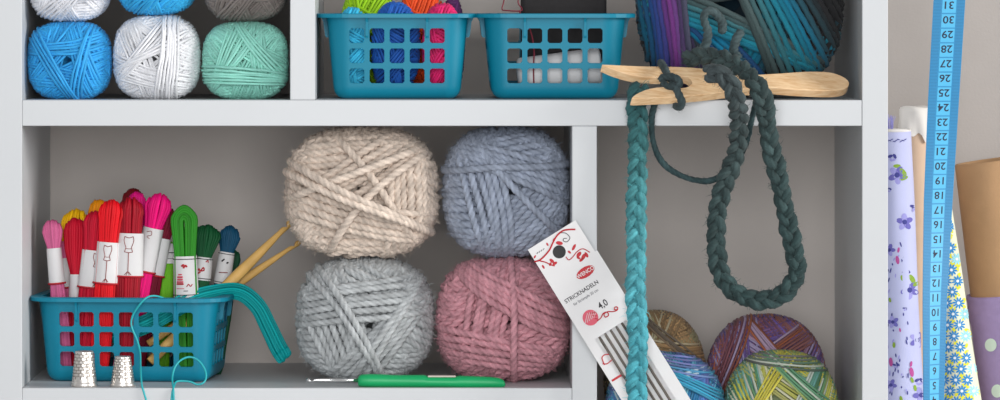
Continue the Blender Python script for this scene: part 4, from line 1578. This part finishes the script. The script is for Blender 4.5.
# cardboard tube with white linen folded over the top
tan = Roll((424, 190, 0), (436.3, 205, 386), 17, 15.5)
tn = thing('fabric_roll', 'tan cardboard tube with white linen over its top, behind the lavender roll', 'fabric roll', (424, 190, 0), 'fabric rolls')
mb = MB()
tan.body(mb, 0, 1.0)
mb.build('tube', plain('tan_card', (214, 184, 158), .8, noise=.05, nscale=80), tn)
mb = MB()
seg = 64
tha = np.arange(seg) * 2 * np.pi / seg
rows = []
for j, k in enumerate(np.linspace(0, 1, 12)):
    z_low = 361 + 4 * np.sin(3 * tha + .6) + 3 * np.sin(8 * tha)
    z = 398 - (398 - z_low) * (1 - k) if False else z_low + (390 - z_low) * k
    cc_ = np.array([tan.at(zz)[0] for zz in z])
    rr_ = 17.2 + .9 * np.sin(5 * tha + 3 * k) + 1.2 * (1 - k) * np.abs(np.sin(4 * tha))
    rows.append(np.stack([cc_[:, 0] + rr_ * np.cos(tha), cc_[:, 1] + rr_ * np.sin(tha), z], 1))
cc_ = tan.at(392)[0]
for (dr, dz) in ((15.8, 392.5), (13, 393.2), (8, 392), (.2, 390)):
    rows.append(np.stack([cc_[0] + dr * np.cos(tha), cc_[1] + dr * np.sin(tha), dz + .8 * np.sin(2 * tha)], 1))
idx = np.arange(len(rows) * seg).reshape(-1, seg)
mb.add(np.concatenate(rows), np.stack([idx[:-1], np.roll(idx[:-1], -1, 1), np.roll(idx[1:], -1, 1), idx[1:]], -1).reshape(-1, 4), 0, None, True)
mb.build('linen_cover', M_LINEN, tn)

# yellow daisy cotton
M_YEL = plain('yellow_white_cotton', (222, 224, 196), .85, noise=.03)
M_YELP = plain('lime_yellow_print', (216, 212, 58), .85)
M_DAI = plain('blue_daisy_print', (38, 132, 196), .85)
M_DAI2 = plain('aqua_daisy_print', (150, 212, 226), .85)
M_WHT = plain('white_print', (232, 236, 238), .85)
dai = Roll((480, 116, 0), (457, 140, 287), 29, 10.5)
mb = MB()
dai.body(mb, 0, 4, ruff=.3)
dr_ = np.random.default_rng(4)
rowi = 0
y = 226
while y < 416:
    for xx in np.arange(938, 992, 11.5):
        x = xx + (5.7 if rowi % 2 else 0) + (y - 226) * .04
        q = P(x, y, 130)
        c_, r_ = dai.at(q[2])
        if abs(q[0] - c_[0]) > r_ * .86:
            continue
        far = (q[0] - c_[0]) / r_
        for k in range(3):
            a_ = dr_.random() * 6.28
            decal(mb, dai, blob(x + 6 * math.cos(a_), y + 6 * math.sin(a_), 2.9, 1.7, dr_.random() * 180, 8), 1, .3)
        s = 5.7 + .4 * dr_.random()
        for k in range(10):
            a_ = k * 36 + rowi * 11
            ca, sa = math.cos(math.radians(a_)), math.sin(math.radians(a_))
            decal(mb, dai, blob(x + ca * s * .62, y + sa * s * .62, s * .40, s * .15, a_, 8), 2 if far < .6 else 3, .5)
        decal(mb, dai, blob(x, y, s * .24, s * .24, 0, 8), 4, .6)
    y += 11
    rowi += 1
tag(mb.build('fabric_roll', [M_YEL, M_YELP, M_DAI, M_DAI2, M_WHT]), 'yellow cotton roll printed with blue daisies, just right of the tape measure', 'fabric roll', 'fabric rolls')

# kraft tube wrapped in purple dotted cloth
M_KRAFT = plain('kraft_card', (174, 136, 97), .75, noise=.07, nscale=70, bump=.15, bscale=900)
M_PUR = plain('purple_cotton', (158, 138, 180), .9, noise=.06, nscale=200, bump=.3, bscale=2500)
M_DOT = plain('pale_green_dots', (206, 224, 208), .85)
kr = Roll((555, 200, 0), (516.5, 218, 336), 38.5, 37.5)
kt = thing('fabric_roll', 'kraft cardboard tube wrapped in purple cotton with pale dots, rightmost roll', 'fabric roll', (551, 150, 0), 'fabric rolls')
mb = MB()
kr.body(mb, 0, 1, inner=33)
mb.build('tube', M_KRAFT, kt)
mb = MB()
seg = 64
tha = np.arange(seg) * 2 * np.pi / seg
rows = []
for j, k in enumerate(np.linspace(0, 1, 60)):
    ztop = 199 + 4.5 * np.cos(tha - .3)
    z = ztop * k
    cc_ = np.array([kr.at(zz)[0] for zz in z])
    rb_ = 41 + (1.4 * np.abs(np.sin((k - .8) * 60)) if k > .84 else 0) + .5 * np.sin(3 * tha + 5 * k)
    rows.append(np.stack([cc_[:, 0] + rb_ * np.cos(tha), cc_[:, 1] + rb_ * np.sin(tha), z], 1))
cc_ = kr.at(200)[0]
rows.append(np.stack([cc_[0] + 37.2 * np.cos(tha), cc_[1] + 37.2 * np.sin(tha), 198.5 + 4.5 * np.cos(tha - .3)], 1))
idx = np.arange(len(rows) * seg).reshape(-1, seg)
mb.add(np.concatenate(rows), np.stack([idx[:-1], np.roll(idx[:-1], -1, 1), np.roll(idx[1:], -1, 1), idx[1:]], -1).reshape(-1, 4), 0, None, True)
kr2 = Roll(kr.B, kr.T, 41.6, 41.6)
for (x, y) in ((991, 345), (997.5, 391), (1012, 330), (1018, 372), (984, 425), (1030, 350), (976, 470), (1010, 440), (980.5, 372)):
    if x == 980.5:
        continue
    decal(mb, kr2, blob(x, y, 5.8, 6.6, 0, 20), 1, .6)
mb.build('cloth', [M_PUR, M_DOT], kt)

# tape measure
M_TAPE = plain('tape_blue', (44, 134, 184), .45)
M_TAPEL = plain('tape_light_blue', (76, 172, 214), .45)
M_TICK = plain('tape_tick', (34, 112, 156), .6)
M_NUM = plain('tape_number', (16, 34, 60), .6)
tape = thing('tape_measure', 'light blue tape measure hanging upside down in front of the fabric rolls', 'tape measure', P(935, 462, 10))
ky = np.array([-120, 0, 100, 200, 300, 390, 470])
kx = np.array([955, 949.5, 943.6, 938.4, 935, 934, 934])
kw = np.radians([4, 6, 12, 22, 36, 44, 48])


def tp(yv, u, e=0.0):
    """yv photograph row, u across the tape (-1..1)"""
    x, a_ = np.interp(yv, ky, kx), np.interp(yv, ky, kw)
    c_ = P(x, yv, 20)
    hw = 16.2
    n_ = np.array([math.sin(a_), -math.cos(a_), 0])
    return c_ + np.array([math.cos(a_), math.sin(a_), 0]) * hw * u + n_ * e


mb = MB()
ys = np.linspace(-120, 462, 120)
for e, flip in ((0, 0), (-.6, 1)):
    V = np.array([[tp(yv, u, e) for u in (-1, 1)] for yv in ys]).reshape(-1, 3)
    F = [[2 * i, 2 * i + 1, 2 * i + 3, 2 * i + 2] if flip else [2 * i + 2, 2 * i + 3, 2 * i + 1, 2 * i] for i in range(len(ys) - 1)]
    mb.add(V, F, 0, None, True)
cm = 14.63
yn = lambda n_: 5 + (31 - n_) * cm
for n_ in range(0, 38):
    yc_ = yn(n_) + 1.0
    g = [(-.44, yc_ - cm * .5 + .9), (.44, yc_ - cm * .5 + .9), (.44, yc_ + cm * .5 - .4), (-.44, yc_ + cm * .5 - .4)]
    mb.add([tp(b_, a_, .25) for a_, b_ in g][::-1], [[0, 1, 2, 3]], 1, None, False)
    for k in range(10):
        yk = yc_ - cm * .5 + k * cm / 10
        w_ = .97
        for s_ in (-1, 1):
            g = [(s_ * .5, yk), (s_ * w_, yk), (s_ * w_, yk + .62), (s_ * .5, yk + .62)]
            if s_ > 0:
                g = g[::-1]
            mb.add([tp(b_, a_, .25) for a_, b_ in g], [[0, 1, 2, 3]], 2, None, False)
    if n_ > 0:
        V, F = text_geo(str(n_), 7.6)
        mb.add([tp(yc_ - .8 + v[1], -v[0] * 1.15 / 16.2, .4) for v in V], F, 3, None, False)
mb.build('ribbon', [M_TAPE, M_TAPEL, M_TICK, M_NUM], tape)
mb = MB()
V = [tp(yv, u, e) for e in (-1.0, .8) for yv, u in ((456, -1.03), (456, 1.03), (463, 1.03), (463, -1.03))]
mb.add(V, [[0, 1, 2, 3], [7, 6, 5, 4], [0, 4, 5, 1], [1, 5, 6, 2], [2, 6, 7, 3], [3, 7, 4, 0]], 0, None, False)
mb.build('metal_end', M_STEEL, tape)

for o in list(bpy.data.objects):
    if '_b' in o:
        del o['_b']

# ------------------------------------------------------------------ light and camera
def area(name, loc_, target, size, power, color=(1, 1, 1)):
    l = bpy.data.lights.new(name, 'AREA')
    l.shape = 'RECTANGLE'
    l.size, l.size_y = size
    l.energy = power
    l.color = color
    o = bpy.data.objects.new(name, l)
    COL.objects.link(o)
    o.location = np.array(loc_) * S
    v = (np.array(target, float) - np.array(loc_, float))
    from mathutils import Vector
    o.rotation_euler = Vector(v).to_track_quat('-Z', 'Y').to_euler()
    return o


area('key_softbox', (6000, -2100, 1400), (-50, 0, 280), (1.3, 1.3), 150, (1, .985, .96))
area('fill_softbox', (-50, -2950, 720), (0, 60, 250), (.9, .9), 23.5, (.98, .99, 1))
w = bpy.data.worlds.new('studio')
SC.world = w
w.use_nodes = True
w.node_tree.nodes['Background'].inputs['Color'].default_value = (.95, .97, 1, 1)
w.node_tree.nodes['Background'].inputs['Strength'].default_value = .42

cam = bpy.data.cameras.new('camera')
co = bpy.data.objects.new('camera', cam)
COL.objects.link(co)
co.location = np.array([CX - 500, -D, ZT - CY]) * S
co.rotation_euler = (math.pi / 2, 0, 0)
cam.sensor_width = 36
cam.sensor_fit = 'HORIZONTAL'
cam.lens = D * 36 / 1000
cam.shift_x = (500 - CX) / 1000
cam.shift_y = -(200 - CY) / 1000
cam.clip_start = .05
cam.clip_end = 50
SC.camera = co
SC.view_settings.view_transform = 'Standard'
SC.view_settings.look = 'None'
